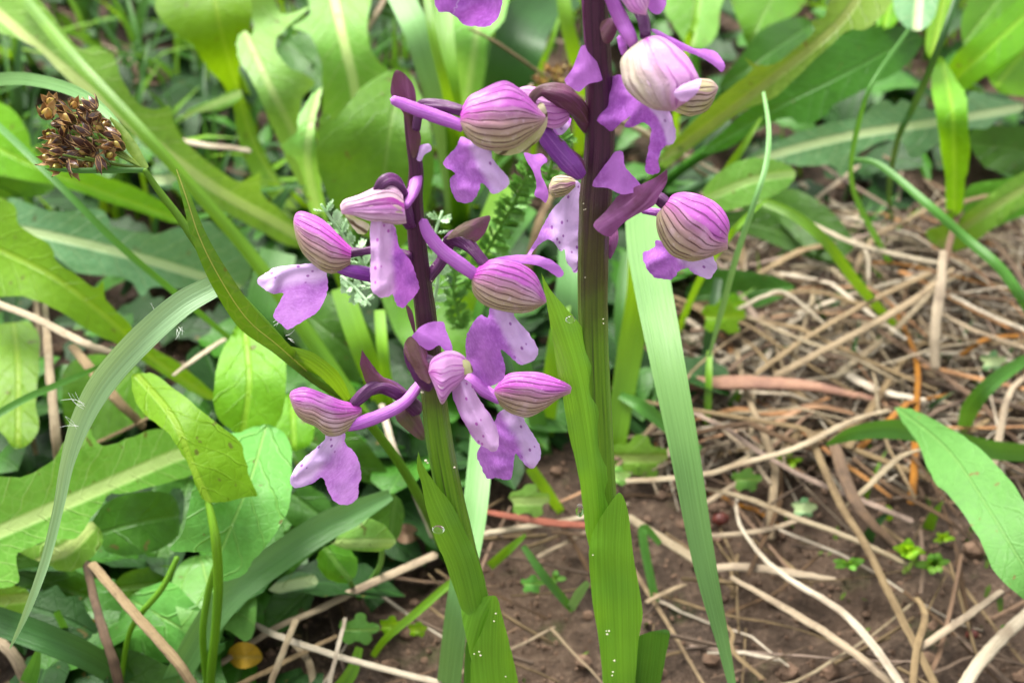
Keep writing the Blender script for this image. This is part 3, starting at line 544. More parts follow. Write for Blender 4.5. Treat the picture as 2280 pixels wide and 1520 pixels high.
make_flower(oR, DR, 1040, -60, -.2,
    hoods=[(Z3([(820, -320), (740, -390), (600, -390), (480, -330), (400, -230)]), Z3([(830, -220), (760, -130), (640, -90), (500, -110), (405, -200)]), .7, 'std')],
    lip=(Z3([(400, -180), (720, -180), (775, -60), (770, 40), (740, 120), (680, 165), (600, 165), (540, 155), (490, 110), (440, 80), (380, 70), (355, 10), (370, -90)]), Z3([(600, -180), (560, -100), (540, -60)]), 'lip_deep', .1, .3),
    ovary=[(Z3([(820, -270), (950, -300), (1150, -250), (1330, -140)]), [12, 15, 16, 15], 'ovary', [0, .05, .1, .2])])
for ol, mid, mat, dz in (
    (Z4([(1460, 296), (1464, 300), (1462, 400), (1400, 510), (1350, 600), (1200, 680), (1080, 760), (990, 860), (920, 845), (850, 790), (850, 740), (950, 640), (1010, 560), (1060, 510), (1200, 440), (1350, 370)]), Z4([(1460, 300), (1250, 550), (900, 800)]), 'bract_pink', -.55),
    (Z3([(1120, 850), (1200, 920), (1270, 980), (1290, 1060), (1260, 1105), (1230, 1010)]), Z3([(1130, 860), (1265, 1090)]), 'bract', -.25),
    (Z3([(1262, -60), (1290, -40), (1300, 200), (1290, 290), (1278, 180)]), Z3([(1275, -50), (1290, 280)]), 'bract_pink', -.1),
    (Z3([(1380, 150), (1450, 110), (1490, 160), (1450, 260), (1400, 260)]), Z3([(1400, 250), (1470, 140)]), 'bract', -.3)):
    build('bract', flat_sheet(DR, ol, mid, dz, .4, .3, 5, 1.0, 7), mat, oR)
# pollen grains and sap specks stuck to the stems
def speckle(orchid, D, spots, dz):
    gs = []
    for x, y, r in spots:
        c = P(x, y, D(y)+dz); s = r*D(y)*TH/1140; V, F = [], []
        for k in range(5): a = k*1.2566; V.append(c+Vector((math.cos(a)*s, 0, math.sin(a)*s)))
        V += [c+Vector((0, -s, 0)), c+Vector((0, s, 0))]
        for k in range(5): F += [(k, (k+1) % 5, 5), ((k+1) % 5, k, 6)]
        gs.append((V, F, [(0, 0)]*7))
    o = build('pollen_speck', join(*gs), 'pollen', orchid); o['kind'] = 'stuff'
rs = random.Random(4)
speckle(oR, DR, [(1320+rs.uniform(-30, 28), rs.uniform(430, 780), rs.uniform(1.0, 2.2)) for _ in range(6)], -.0064)
speckle(oR, DR, [(1352, 1411, 3), (1356, 1404, 2.5), (1350, 1404, 2), (1368, 1470, 3), (1365, 1495, 2.5), (1363, 1503, 2), (1320, 1235, 2)], -.0096)
speckle(oL, DL, [(945+rs.uniform(-20, 25), rs.uniform(560, 900), rs.uniform(1.2, 2.4)) for _ in range(3)]+[(948, 1025, 4), (952, 1030, 3), (1012, 1040, 3), (940, 873, 4)], -.0058)
speckle(oL, DL, [(1104, 1365, 2.5), (1100, 1382, 2.5), (1070, 1458, 3), (1067, 1450, 2.5), (1056, 1455, 2), (1126, 1505, 2)], -.0094)

# ------------------------------------------------------------------ water drops on the orchid leaves
def drop(x, y, d, rx, ry, rz, label):
    bm = bmesh.new(); bmesh.ops.create_icosphere(bm, subdivisions=3, radius=1); s = d*TH/1140; c = P(x, y, d)
    V = [c+Vector((v.co.x*rx*s, v.co.y*rz*s, v.co.z*ry*s)) for v in bm.verts]; F = [tuple(v.index for v in f.verts) for f in bm.faces]; bm.free()
    tag(build('water_drop', (V, F, [(0, 0)]*len(V)), 'water', None, c), label, 'water drop', 'water drops on the orchid leaves')
drop(1270, 711, DR(711)-.0035, 11, 9, 8, 'small round water drop near the tip of the long orchid leaf')
drop(1291, 1136, DR(1136)-.004, 9, 19, 9, 'water drop hanging from the edge of the tall orchid leaf above the second sheath')
drop(976, 1178, DL(1178)-.0086, 14, 11, 8, 'flattened water drop clinging to the slender orchid leaf sheath')
# ------------------------------------------------------------------ ground
def G(x, y, h=0.0): return P(x, y, DG(y, h/100))
def axis_lines(lo, hi, step, far):
    a = [lo+(hi-lo)*i/int((hi-lo)/step) for i in range(int((hi-lo)/step)+1)]; s = step; L = []; v = lo
    while v > -far: s *= 1.45; v -= s; L.append(v)
    R = []; s = step; v = hi
    while v < far: s *= 1.45; v += s; R.append(v)
    return L[::-1]+a+R
def relief(x, y):
    f = 1/(1+max(0, math.hypot(x, y-.3)-.6)*2)
    return f*(.0055*noise.noise((x*22, y*22, .3))+.0030*noise.noise((x*85, y*85, 2.3))+.0016*noise.noise((x*240, y*240, 5.1))+.0008*noise.noise((x*560, y*560, 7)))-.001
gx, gy = axis_lines(-.24, .24, .0024, 60), axis_lines(.12, .58, .0024, 60)
V = [Vector((x, y, relief(x, y))) for y in gy for x in gx]; nx = len(gx)
F = [(j*nx+i, j*nx+i+1, (j+1)*nx+i+1, (j+1)*nx+i) for j in range(len(gy)-1) for i in range(nx-1)]
tag(build('ground', (V, F, None), 'soil', None, (0, 0, 0)), 'bare crumbly brown soil showing between straw and leaves', 'soil', kind='structure')
# crumbs of soil
rs = random.Random(8)
bm = bmesh.new(); bmesh.ops.create_icosphere(bm, subdivisions=1, radius=1); IV = [v.co.copy() for v in bm.verts]; IF = [tuple(v.index for v in f.verts) for f in bm.faces]; bm.free()
gs = []
for _ in range(6500):
    x, y = rs.uniform(-.2, .2), rs.uniform(.13, .5); r = .0004+.0017*rs.random()**5; sd_ = rs.random()*50
    c = Vector((x, y, relief(x, y)+r*.3)); gs.append(([c+Vector((v.x, v.y*rs.uniform(.8, 1.1), v.z*.75))*r*(1+.45*noise.noise(v*1.7+Vector((sd_, 0, 0)))) for v in IV], IF, [(0, 0)]*len(IV)))
OV = [Vector(v) for v in ((1, 0, 0), (-1, 0, 0), (0, 1, 0), (0, -1, 0), (0, 0, 1), (0, 0, -1))]; OF = [(0, 2, 4), (2, 1, 4), (1, 3, 4), (3, 0, 4), (2, 0, 5), (1, 2, 5), (3, 1, 5), (0, 3, 5)]
for _ in range(12000):
    x, y = rs.uniform(-.2, .2), rs.uniform(.13, .45); r = rs.uniform(.00018, .0007); a = rs.uniform(0, 6.28); ca, sa = math.cos(a), math.sin(a); c = Vector((x, y, relief(x, y)+r*.3))
    gs.append(([c+Vector((ca*v.x-sa*v.y, sa*v.x+ca*v.y, v.z*.8))*r*rs.uniform(.6, 1.4) for v in OV], OF, [(0, 0)]*6))
tag(build('soil_crumbs', join(*gs), 'crumb', None, (0, 0, 0), smooth=False), 'loose brown soil crumbs scattered over the bare ground', 'soil crumbs', kind='stuff')
# moss and tiny ground cover
gs = []
for _ in range(3000):
    x, y = rs.uniform(-.22, .22), rs.uniform(.15, .55)
    if noise.noise((x*28, y*28, 4)) < .12: continue
    c = Vector((x, y, relief(x, y))); a = rs.uniform(0, 6.28); l = rs.uniform(.001, .0032); t = Vector((math.cos(a)*.7, math.sin(a)*.7, .9))*l; s = Vector((-math.sin(a), math.cos(a), 0))*l*.22
    gs.append(([c-s*.6, c+s*.6, c+t*.6+s, c+t*.6-s, c+t], [(0, 1, 2, 3), (3, 2, 4)], [(0, 0)]*5))
tag(build('moss', join(*gs), 'moss', None, (0, 0, 0)), 'tiny green moss shoots dotting the soil', 'moss', kind='stuff')

# ------------------------------------------------------------------ helpers for weeds
def leaf(parent, ol, mid, mat, fold=-.2, bow=.1, wave=9, name='leaf', tilt=0.0, mode='h', rough=3.5, wl=70, stalk=None, sr=(9, 9), smat=None):
    o = build(name, sheet(ol, mid, mode, fold, bow, tilt, wave, rough=rough, wl=wl), mat, parent)
    if stalk: build('leaf_stalk', tube(stalk, list(sr), mode, 8), smat or mat, o)
    return o
def single(name, geo, mat, label, cat, group=None, at=None):
    return tag(build(name, geo, mat, None, at), label, cat, group)
def blade(pts, hw, mat, label, mode='h', fold=-.25, tilt=0.0, name='grass_leaf', cat_='grass blade', group=None, wave=0):
    g = ribbon(pts, hw, mode, fold, tilt, wave=wave); b = min(g[0], key=lambda v: v.z)
    return single(name, g, mat, label, cat_, group, b)

# ------------------------------------------------------------------ dandelion rosettes
d1 = thing('dandelion', 'dandelion with broad lobed leaves spreading up behind the shorter orchid', 'dandelion', G(770, 640), 'dandelion rosettes')
leaf(d1, [(-60, -60), (60, -30), (165, 100), (213, 103), (245, 118), (253, 128), (262, 150), (277, 187), (310, 233), (350, 245), (377, 235), (384, 262), (387, 277), (417, 320), (517, 400), (560, 395), (580, 383), (583, 430), (650, 490), (730, 560), (640, 545), (560, 505), (467, 450), (350, 350), (233, 240), (163, 190), (80, 107), (-60, 40)],
     [(-60, -20, 6), (150, 160, 5.6), (320, 300, 4.6), (480, 420, 3.4), (640, 510, 2.0), (730, 570, 1.0)], 'dand', -.35, stalk=[(700, 545, 1.4), (735, 590, .7), (770, 640, 0)], sr=(14, 12))
leaf(d1, [(345, 20), (373, -40), (480, -60), (562, -30), (556, 70), (538, 130), (533, 180), (560, 260), (590, 340), (640, 430), (700, 520), (640, 480), (570, 400), (535, 330), (520, 250), (500, 195), (470, 160), (427, 100), (393, 75)],
     [(470, -60, 6), (490, 60, 5.2), (530, 200, 3.4), (570, 330, 2.2), (690, 520, 1.0)], 'lime', -.2, stalk=[(670, 500, 1.1), (730, 580, .6), (770, 640, 0)], sr=(12, 12))
leaf(d1, [(690, -40), (820, -40), (818, 60), (830, 120), (870, 162), (850, 175), (830, 260), (820, 400), (790, 480), (760, 420), (740, 300), (720, 260), (717, 190), (715, 140), (690, 80), (650, 60), (690, 30)],
     [(735, -40, 6), (765, 90, 5.4), (790, 200, 4.4), (800, 320, 3.2), (790, 480, 1.8)], 'dand', -.15, stalk=[(792, 460, 2.0), (785, 560, 1.0), (770, 640, 0)], sr=(14, 12))
leaf(d1, [(527, 105), (530, 80), (545, 70), (563, 75), (560, 0), (560, -40), (600, -40), (625, 30), (690, 15), (640, 60), (615, 90), (618, 120), (645, 150), (700, 182), (675, 215), (668, 240), (664, 300), (690, 400), (740, 520), (700, 470), (650, 380), (610, 290), (560, 180), (535, 140)],
     [(540, 60, 5.6), (600, 190, 5.2), (655, 300, 4.0), (690, 400, 2.8), (735, 520, 1.4)], 'pale', -.3, stalk=[(715, 480, 1.8), (745, 570, .8), (770, 640, 0)], sr=(13, 12))
leaf(d1, [(716, 195), (717, 197), (706, 247), (699, 286), (706, 329), (712, 372), (718, 428), (730, 500), (740, 560), (700, 500), (680, 420), (663, 362), (624, 326), (660, 296), (663, 263), (676, 240), (696, 210)],
     [(714, 198, 5.6), (688, 300, 5.3), (690, 400, 4.2), (735, 555, 2.2)], 'pale', .4, stalk=[(728, 530, 2.4), (750, 600, 1.0), (770, 640, 0)], sr=(10, 12))
leaf(d1, [(710, 300), (714, 260), (730, 253), (745, 267), (800, 200), (850, 165), (890, 152), (915, 165), (932, 200), (962, 300), (962, 420), (930, 500), (880, 560), (820, 530), (750, 470), (715, 400), (705, 340)],
     [(895, 165, 5.8), (870, 280, 5.4), (855, 400, 4.4), (850, 540, 3.0)], 'mid', -.25, stalk=[(850, 520, 3.2), (820, 600, 1.5), (770, 640, 0)], sr=(12, 12))
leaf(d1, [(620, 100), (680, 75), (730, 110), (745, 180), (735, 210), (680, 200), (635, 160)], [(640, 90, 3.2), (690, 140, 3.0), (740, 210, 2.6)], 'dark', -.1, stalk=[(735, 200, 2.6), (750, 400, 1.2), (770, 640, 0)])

d2 = thing('dandelion', 'dandelion with long pale ribbed leaves lying beside the grey upright straw', 'dandelion', G(-180, 860), 'dandelion rosettes')
leaf(d2, [(-60, 440), (30, 455), (43, 503), (110, 543), (127, 583), (170, 613), (210, 640), (231, 627), (237, 667), (287, 720), (320, 760), (400, 810), (480, 880), (450, 885), (383, 845), (267, 770), (200, 737), (133, 693), (50, 660), (-60, 640)],
     [(-60, 530, 4.2), (110, 610, 4.2), (230, 700, 3.6), (330, 790, 2.8), (470, 885, 2.0)], 'lime', -.25, stalk=[(-40, 560, 4.0), (-130, 640, 2.4), (-180, 860, 0)], sr=(16, 14))
leaf(d2, [(20, 440), (110, 470), (215, 465), (242, 488), (252, 505), (330, 520), (390, 508), (470, 495), (560, 600), (500, 660), (420, 645), (340, 640), (315, 660), (280, 620), (170, 605), (110, 560), (30, 520)],
     [(-20, 500, 2.8), (115, 525, 3.0), (300, 570, 2.6), (480, 625, 1.8), (550, 650, 1.4)], 'blue', -.2, stalk=[(0, 505, 2.8), (-100, 560, 2.0), (-180, 860, 0)], sr=(14, 14))
leaf(d2, [(-60, 1068), (0, 1062), (59, 1058), (118, 1023), (146, 979), (190, 946), (210, 975), (237, 991), (296, 972), (350, 955), (420, 960), (480, 990), (440, 1050), (379, 1072), (276, 1098), (245, 1100), (221, 1130), (197, 1161), (170, 1197), (118, 1200), (71, 1216), (36, 1240), (43, 1295), (0, 1310), (-60, 1330)],
     [(-60, 1208, 3.2), (158, 1114, 3.4), (300, 1052, 3.2), (387, 1015, 2.8), (470, 990, 2.4)], 'dand', -.25, stalk=[(-40, 1200, 3.2), (-140, 1100, 2.2), (-180, 860, 0)], sr=(18, 14))
leaf(d2, [(40, 1225), (80, 1212), (111, 1202), (160, 1185), (205, 1161), (229, 1202), (200, 1245), (170, 1268), (130, 1270), (107, 1256)], [(200, 1170, 2.4), (150, 1220, 2.7), (110, 1235, 2.6)], 'dand', .35)
leaf(d2, [(-60, 690), (0, 720), (60, 715), (85, 745), (88, 800), (80, 900), (85, 960), (40, 1000), (0, 960), (-60, 900)], [(30, 720, 2.6), (40, 820, 2.6), (40, 980, 2.2)], 'lime', -.2)
leaf(d2, [(140, 830), (200, 790), (280, 800), (330, 850), (330, 920), (280, 960), (200, 990), (150, 950)], [(300, 820, 1.6), (230, 890, 1.8), (160, 960, 1.6)], 'mid', -.2)
leaf(d2, [(-60, 1290), (0, 1300), (60, 1310), (70, 1350), (40, 1380), (-60, 1380)], [(60, 1330, 1.6), (-40, 1340, 1.8)], 'olive', -.2)
leaf(d2, [(-40, 300), (40, 330), (100, 370), (120, 420), (60, 440), (-40, 430)], [(-40, 380, 3.0), (110, 410, 2.4)], 'mid', -.2)
leaf(d2, [(-60, 220), (20, 240), (60, 290), (80, 340), (200, 380), (330, 430), (420, 500), (300, 470), (150, 420), (0, 390), (-60, 380)], [(-60, 300, 3.6), (80, 370, 3.4), (400, 490, 2.2)], 'lime', -.2)

d3 = thing('dandelion', 'dandelion with dark toothed leaf and long olive leaf behind the tall orchid', 'dandelion', G(1420, 470), 'dandelion rosettes')
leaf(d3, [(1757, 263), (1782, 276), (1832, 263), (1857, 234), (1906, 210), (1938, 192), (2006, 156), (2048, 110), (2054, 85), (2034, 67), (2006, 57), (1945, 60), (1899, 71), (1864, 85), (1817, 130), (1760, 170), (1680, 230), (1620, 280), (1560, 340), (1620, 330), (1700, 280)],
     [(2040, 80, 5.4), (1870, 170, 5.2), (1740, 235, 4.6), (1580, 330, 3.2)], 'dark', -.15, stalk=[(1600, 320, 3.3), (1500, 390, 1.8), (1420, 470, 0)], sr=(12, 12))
leaf(d3, [(1470, 345), (1494, 320), (1551, 263), (1604, 213), (1672, 160), (1668, 142), (1659, 130), (1690, 146), (1729, 140), (1782, 99), (1814, 67), (1806, 48), (1835, 38), (1871, -30), (1990, -40), (1975, 21), (1928, 64), (1889, 67), (1853, 96), (1800, 146), (1729, 213), (1658, 245), (1587, 295), (1519, 345), (1480, 375)],
     [(1930, -40, 7.4), (1860, 60, 7.0), (1700, 190, 6.0), (1500, 340, 4.0)], 'olive', -.35, stalk=[(1520, 325, 4.2), (1460, 390, 2.2), (1420, 470, 0)], sr=(11, 12))
leaf(d3, [(1630, -40), (1810, -50), (1782, 21), (1746, 46), (1711, 57), (1679, 85), (1668, 108), (1654, 71)], [(1740, -40, 4.4), (1690, 50, 4.4), (1668, 105, 4.0)], 'mid', -.2)
leaf(d3, [(1660, 110), (1690, 70), (1760, 40), (1810, 50), (1800, 100), (1740, 150), (1680, 180), (1630, 200), (1600, 190)], [(1800, 60, 3.8), (1710, 120, 4.0), (1610, 195, 3.4)], 'dark', -.2, stalk=[(1620, 190, 3.4), (1500, 330, 1.8), (1420, 470, 0)], sr=(9, 10))
leaf(d3, [(1640, 370), (1718, 320), (1835, 277), (1906, 263), (1967, 222), (1990, 235), (2014, 222), (2084, 249), (2150, 240), (2160, 205), (2215, 218), (2277, 230), (2270, 250), (2225, 265), (2200, 285), (2150, 290), (2091, 320), (2034, 354), (2013, 322), (1977, 313), (1924, 334), (1899, 355), (1874, 396), (1853, 368), (1782, 371), (1722, 360), (1660, 390)],
     [(2270, 240, 3.2), (2100, 270, 3.6), (1900, 300, 3.2), (1720, 345, 2.4), (1640, 380, 1.8)], 'blue', -.15, stalk=[(1680, 365, 2.0), (1540, 420, 1.0), (1420, 470, 0)], sr=(11, 12))
leaf(d3, [(1560, 500), (1640, 470), (1700, 470), (1790, 520), (1870, 560), (1940, 640), (1880, 600), (1760, 560), (1660, 520)], [(1580, 500, 1.2), (1720, 510, 1.2), (1930, 630, .8)], 'dark', -.2)
leaf(d3, [(1530, 640), (1600, 600), (1700, 610), (1770, 640), (1700, 680), (1600, 690), (1540, 680)], [(1750, 640, 1.2), (1540, 660, .8)], 'dark', -.2)
leaf(d3, [(1620, 420), (1700, 440), (1760, 420), (1840, 460), (1900, 540), (1860, 580), (1800, 560), (1740, 500), (1660, 470)], [(1640, 440, 1.0), (1760, 480, 1.6), (1880, 570, 1.4)], 'dark', -.2)

d4 = thing('dandelion', 'dandelion with bright crowded lime leaves beyond the thin dark grass stalks', 'dandelion', G(2200, 330), 'dandelion rosettes')
leaf(d4, [(2090, 200), (2130, 120), (2200, 60), (2300, -20), (2360, 20), (2300, 90), (2220, 150), (2150, 200), (2110, 215)], [(2330, -10, 4.4), (2200, 110, 4.4), (2100, 205, 3.4)], 'lime', -.25)
leaf(d4, [(2170, 130), (2190, 150), (2210, 190), (2240, 210), (2320, 205), (2340, 120), (2290, 60), (2230, 100)], [(2300, 90, 3.8), (2220, 190, 3.8)], 'lime', .3)
leaf(d4, [(2140, 60), (2180, -40), (2300, -60), (2300, 20), (2230, 60), (2160, 110)], [(2260, -50, 4.8), (2150, 90, 4.2)], 'mid', -.25)
leaf(d4, [(1990, 20), (2000, -40), (2090, -50), (2085, 20), (2070, 55), (2040, 70), (2010, 55)], [(2050, -50, 6.4), (2040, 65, 6.0)], 'blue', -.2)
leaf(d4, [(1950, 60), (1980, -40), (2010, -40), (2000, 50)], [(1990, -40, 6.0), (1970, 55, 5.8)], 'lime', -.2)
leaf(d4, [(2090, -40), (2130, -40), (2110, 60), (2080, 130), (2060, 100)], [(2110, -40, 4.8), (2075, 120, 4.4)], 'lime', -.2)
leaf(d4, [(2075, 150), (2098, 128), (2130, 180), (2150, 210), (2155, 270), (2160, 330), (2150, 400), (2140, 470), (2110, 485), (2105, 400), (2095, 330), (2085, 260), (2075, 200)], [(2100, 140, 4.8), (2120, 250, 4.8), (2125, 360, 3.6), (2125, 480, 2.2)], 'lime', -.2)
leaf(d4, [(2160, 290), (2250, 280), (2330, 300), (2330, 400), (2250, 390), (2180, 360)], [(2320, 340, 2.0), (2170, 320, 2.0)], 'dark', -.2)
leaf(d4, [(2150, 420), (2230, 400), (2330, 380), (2330, 450), (2230, 500), (2160, 520)], [(2330, 410, 1.8), (2160, 480, 1.2)], 'mid', -.2)
leaf(d4, [(2060, 520), (2140, 480), (2220, 420), (2330, 360), (2330, 420), (2220, 500), (2130, 560)], [(2330, 390, 2.6), (2200, 470, 2.4), (2090, 545, 1.2)], 'olive', -.2)

# ------------------------------------------------------------------ sorrel
s1 = thing('sorrel', 'sorrel with arrow-shaped leaves on thin stalks below the hairy pale blade', 'sorrel', G(470, 1600), None)
leaf(s1, [(292, 838), (300, 832), (320, 830), (350, 838), (420, 890), (500, 955), (535, 985), (548, 1030), (555, 1060), (572, 1102), (545, 1106), (500, 1117), (465, 1118), (445, 1100), (425, 1050), (400, 1000), (370, 960), (320, 920), (298, 880)],
     [(305, 835, 5.4), (385, 930, 5.6), (430, 1040, 5.2), (466, 1118, 4.8)], 'lime', .25, .2, stalk=[(462, 1110, 4.8), (480, 1200, 4.4), (486, 1300, 3.6), (480, 1400, 2.7), (470, 1500, 1.6), (470, 1600, 0)], sr=(7, 11, 11, 10, 10, 10), smat='blime')
leaf(s1, [(450, 1010), (500, 970), (537, 962), (572, 948), (608, 948), (640, 972), (650, 1019), (648, 1098), (632, 1157), (592, 1216), (561, 1252), (545, 1276), (497, 1293), (488, 1260), (490, 1232), (434, 1228), (379, 1226), (395, 1200), (411, 1173), (426, 1098), (438, 1070)],
     [(590, 955, 4.2), (560, 1060, 4.4), (520, 1160, 4.2), (490, 1232, 3.8)], 'sorrel', -.15, .1, stalk=[(492, 1225, 3.8), (468, 1300, 3.2), (452, 1400, 2.4), (458, 1500, 1.4), (470, 1600, 0)], sr=(6, 8, 8, 8, 8), smat='blime')
leaf(s1, [(530, 721), (560, 745), (600, 770), (633, 783), (637, 860), (625, 933), (600, 955), (560, 967), (520, 962), (480, 920), (477, 860), (490, 793), (515, 745)],
     [(545, 735, 4.4), (555, 850, 4.2), (540, 962, 3.6)], 'lime', -.2, .1, stalk=[(540, 950, 3.6), (500, 1200, 2.0), (470, 1600, 0)], sr=(7, 8, 8), smat='blime')
leaf(s1, [(385, 1290), (410, 1247), (470, 1237), (540, 1260), (570, 1320), (566, 1400), (545, 1427), (500, 1400), (480, 1440), (420, 1420), (390, 1350)], [(450, 1250, 1.5), (470, 1340, 1.6), (480, 1435, 1.2)], 'sorrel', -.15)
leaf(s1, [(265, 1370), (300, 1320), (380, 1295), (440, 1350), (500, 1420), (480, 1460), (400, 1475), (300, 1470), (272, 1420)], [(300, 1340, 1.2), (390, 1390, 1.3), (480, 1450, .9)], 'sorrel', -.15)
leaf(s1, [(620, 890), (680, 870), (700, 920), (690, 990), (640, 1000), (615, 950)], [(650, 880, 2.6), (655, 990, 2.2)], 'lime', -.15)
single('sorrel_stalk', tube([(395, 1240, 3.4), (360, 1310, 3.0), (310, 1370, 2.5), (285, 1420, 2.0), (268, 1530, .8), (262, 1600, 0)], [6, 7, 7, 6, 6, 6], 'h'), 'blime', 'thin reddish lime stalk leaning from under the broad sorrel leaf', 'stalk')
# plantain-like leaves, round seedlings
s2 = thing('plantain', 'plantain with pale folded oval leaf and round green leaf near the slender orchid foot', 'plantain', G(800, 1330))
leaf(s2, [(735, 1210), (745, 1205), (770, 1160), (810, 1150), (850, 1165), (878, 1195), (880, 1210), (860, 1222), (820, 1228), (770, 1222)], [(740, 1210, 2.4), (810, 1208, 2.6), (876, 1208, 2.2)], 'pale', .45, .1, stalk=[(850, 1215, 2.2), (845, 1260, 1.2), (800, 1330, 0)], sr=(6, 6, 6))
leaf(s2, [(706, 1250), (715, 1222), (750, 1210), (780, 1222), (796, 1250), (790, 1285), (760, 1298), (725, 1285)], [(725, 1220, 2.2), (755, 1260, 2.0), (780, 1290, 1.8)], 'mid', .3, .4, stalk=[(775, 1285, 1.8), (785, 1305, .9), (800, 1330, 0)], sr=(6, 6, 6))
leaf(s2, [(820, 1150), (860, 1100), (890, 1110), (900, 1150), (885, 1200), (860, 1190)], [(880, 1105, 2.0), (870, 1190, 1.4)], 'dark', .1)
leaf(s2, [(570, 1210), (640, 1180), (760, 1120), (840, 1100), (830, 1140), (700, 1230), (640, 1280), (580, 1290)], [(840, 1110, 1.6), (590, 1270, 1.0)], 'dark', -.2)
leaf(s2, [(600, 1310), (650, 1275), (700, 1280), (705, 1300), (680, 1315), (620, 1320)], [(605, 1312, 1.2), (700, 1290, 1.2)], 'blue', -.1)
leaf(s2, [(640, 1110), (680, 1080), (730, 1110), (740, 1150), (690, 1180), (640, 1160)], [(650, 1100, 1.6), (730, 1160, 1.4)], 'dark', -.2)
leaf(s2, [(600, 1330), (640, 1310), (700, 1300), (680, 1370), (620, 1410), (590, 1390)], [(690, 1310, .8), (610, 1390, .4)], 'dark', -.2)
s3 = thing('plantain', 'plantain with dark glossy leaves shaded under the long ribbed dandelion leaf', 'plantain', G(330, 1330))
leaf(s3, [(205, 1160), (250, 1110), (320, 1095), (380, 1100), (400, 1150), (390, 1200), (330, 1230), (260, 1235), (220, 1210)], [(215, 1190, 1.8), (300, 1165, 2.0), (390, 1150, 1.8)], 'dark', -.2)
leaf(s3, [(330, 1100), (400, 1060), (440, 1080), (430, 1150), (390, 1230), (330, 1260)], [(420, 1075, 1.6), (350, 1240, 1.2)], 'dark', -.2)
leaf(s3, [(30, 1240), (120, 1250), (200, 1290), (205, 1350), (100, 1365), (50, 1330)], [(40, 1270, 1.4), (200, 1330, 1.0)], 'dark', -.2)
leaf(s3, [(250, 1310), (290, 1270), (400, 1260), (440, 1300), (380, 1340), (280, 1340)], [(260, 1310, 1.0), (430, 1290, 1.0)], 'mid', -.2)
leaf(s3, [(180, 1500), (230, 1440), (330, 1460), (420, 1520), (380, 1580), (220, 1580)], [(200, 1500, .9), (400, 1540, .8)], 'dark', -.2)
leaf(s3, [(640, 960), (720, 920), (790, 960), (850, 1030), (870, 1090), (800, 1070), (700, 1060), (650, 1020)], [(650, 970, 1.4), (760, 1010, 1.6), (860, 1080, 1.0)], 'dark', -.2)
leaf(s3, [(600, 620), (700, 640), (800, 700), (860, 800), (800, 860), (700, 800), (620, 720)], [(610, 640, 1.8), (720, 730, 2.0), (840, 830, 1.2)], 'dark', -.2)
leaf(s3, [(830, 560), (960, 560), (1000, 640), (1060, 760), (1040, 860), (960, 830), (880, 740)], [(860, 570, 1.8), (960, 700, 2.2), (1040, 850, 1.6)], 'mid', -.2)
lf = thing('oval_leaf', 'pale oval leaf with parallel veins beside a thin upright grass stalk', 'leaf', G(1560, 520))
leaf(lf, [(1565, 430), (1569, 419), (1597, 387), (1640, 359), (1679, 352), (1722, 355), (1757, 369), (1772, 387), (1761, 408), (1729, 433), (1679, 451), (1622, 469), (1590, 465)], [(1570, 445, 4.2), (1670, 402, 4.8), (1770, 386, 4.8)], 'pale', -.2, .1, name='leaf_blade', stalk=[(1580, 442, 4.2), (1540, 470, 2.5), (1560, 520, 0)], sr=(9, 8, 8))
lf = thing('lance_leaf', 'long smooth lance-shaped pale leaf arching over the straw and soil', 'leaf', G(2400, 1420))
leaf(lf, [(1992, 908), (1996, 906), (2040, 915), (2100, 945), (2160, 980), (2210, 1025), (2250, 1070), (2290, 1130), (2380, 1260), (2440, 1400), (2380, 1430), (2280, 1335), (2220, 1280), (2180, 1200), (2120, 1110), (2080, 1070), (2050, 1000), (2020, 955)],
     [(1996, 908, 2.4), (2110, 1000, 3.2), (2200, 1130, 3.6), (2300, 1290, 3.4), (2410, 1415, 2.4)], 'lance', -.2, .1, name='leaf_blade', stalk=[(2395, 1400, 2.5), (2420, 1430, 1.0), (2400, 1470, 0)], sr=(12, 12, 12))
lf = thing('round_leaf', 'pale blunt leaf tip standing behind the paired lime grass blades', 'leaf', G(1060, 330))
leaf(lf, [(1010, -40), (1130, -50), (1125, 30), (1110, 60), (1085, 90), (1080, 160), (1060, 230), (1020, 300), (1010, 220), (1005, 100)], [(1070, -40, 5.2), (1060, 80, 4.8), (1030, 290, 2.2)], 'pale', -.2, name='leaf_blade', stalk=[(1035, 270, 2.2), (1060, 330, 0)], sr=(9, 9))
lf = thing('folded_leaf', 'pale leaf folded over at its tip behind the tall orchid top flower', 'leaf', G(1560, 300))
leaf(lf, [(1480, 20), (1500, -50), (1620, -50), (1605, 20), (1590, 90), (1550, 110), (1520, 90), (1500, 60)], [(1560, -50, 5.6), (1540, 100, 4.6)], 'pale', -.2, name='leaf_blade', stalk=[(1545, 80, 4.6), (1550, 200, 2.0), (1560, 300, 0)], sr=(9, 9, 9))
lf = thing('drooping_leaf', 'small pale leaf on a curved stalk over the dark hollow beside the lime leaf', 'leaf', G(370, 330))
leaf(lf, [(395, 270), (420, 245), (470, 222), (520, 203), (538, 205), (530, 225), (490, 245), (440, 250), (410, 268)], [(400, 268, 3.4), (470, 235, 4.0), (536, 206, 4.0)], 'pale', .1, name='leaf_blade', stalk=[(405, 262, 3.5), (388, 280, 2.6), (370, 330, 0)], sr=(6, 5, 5))

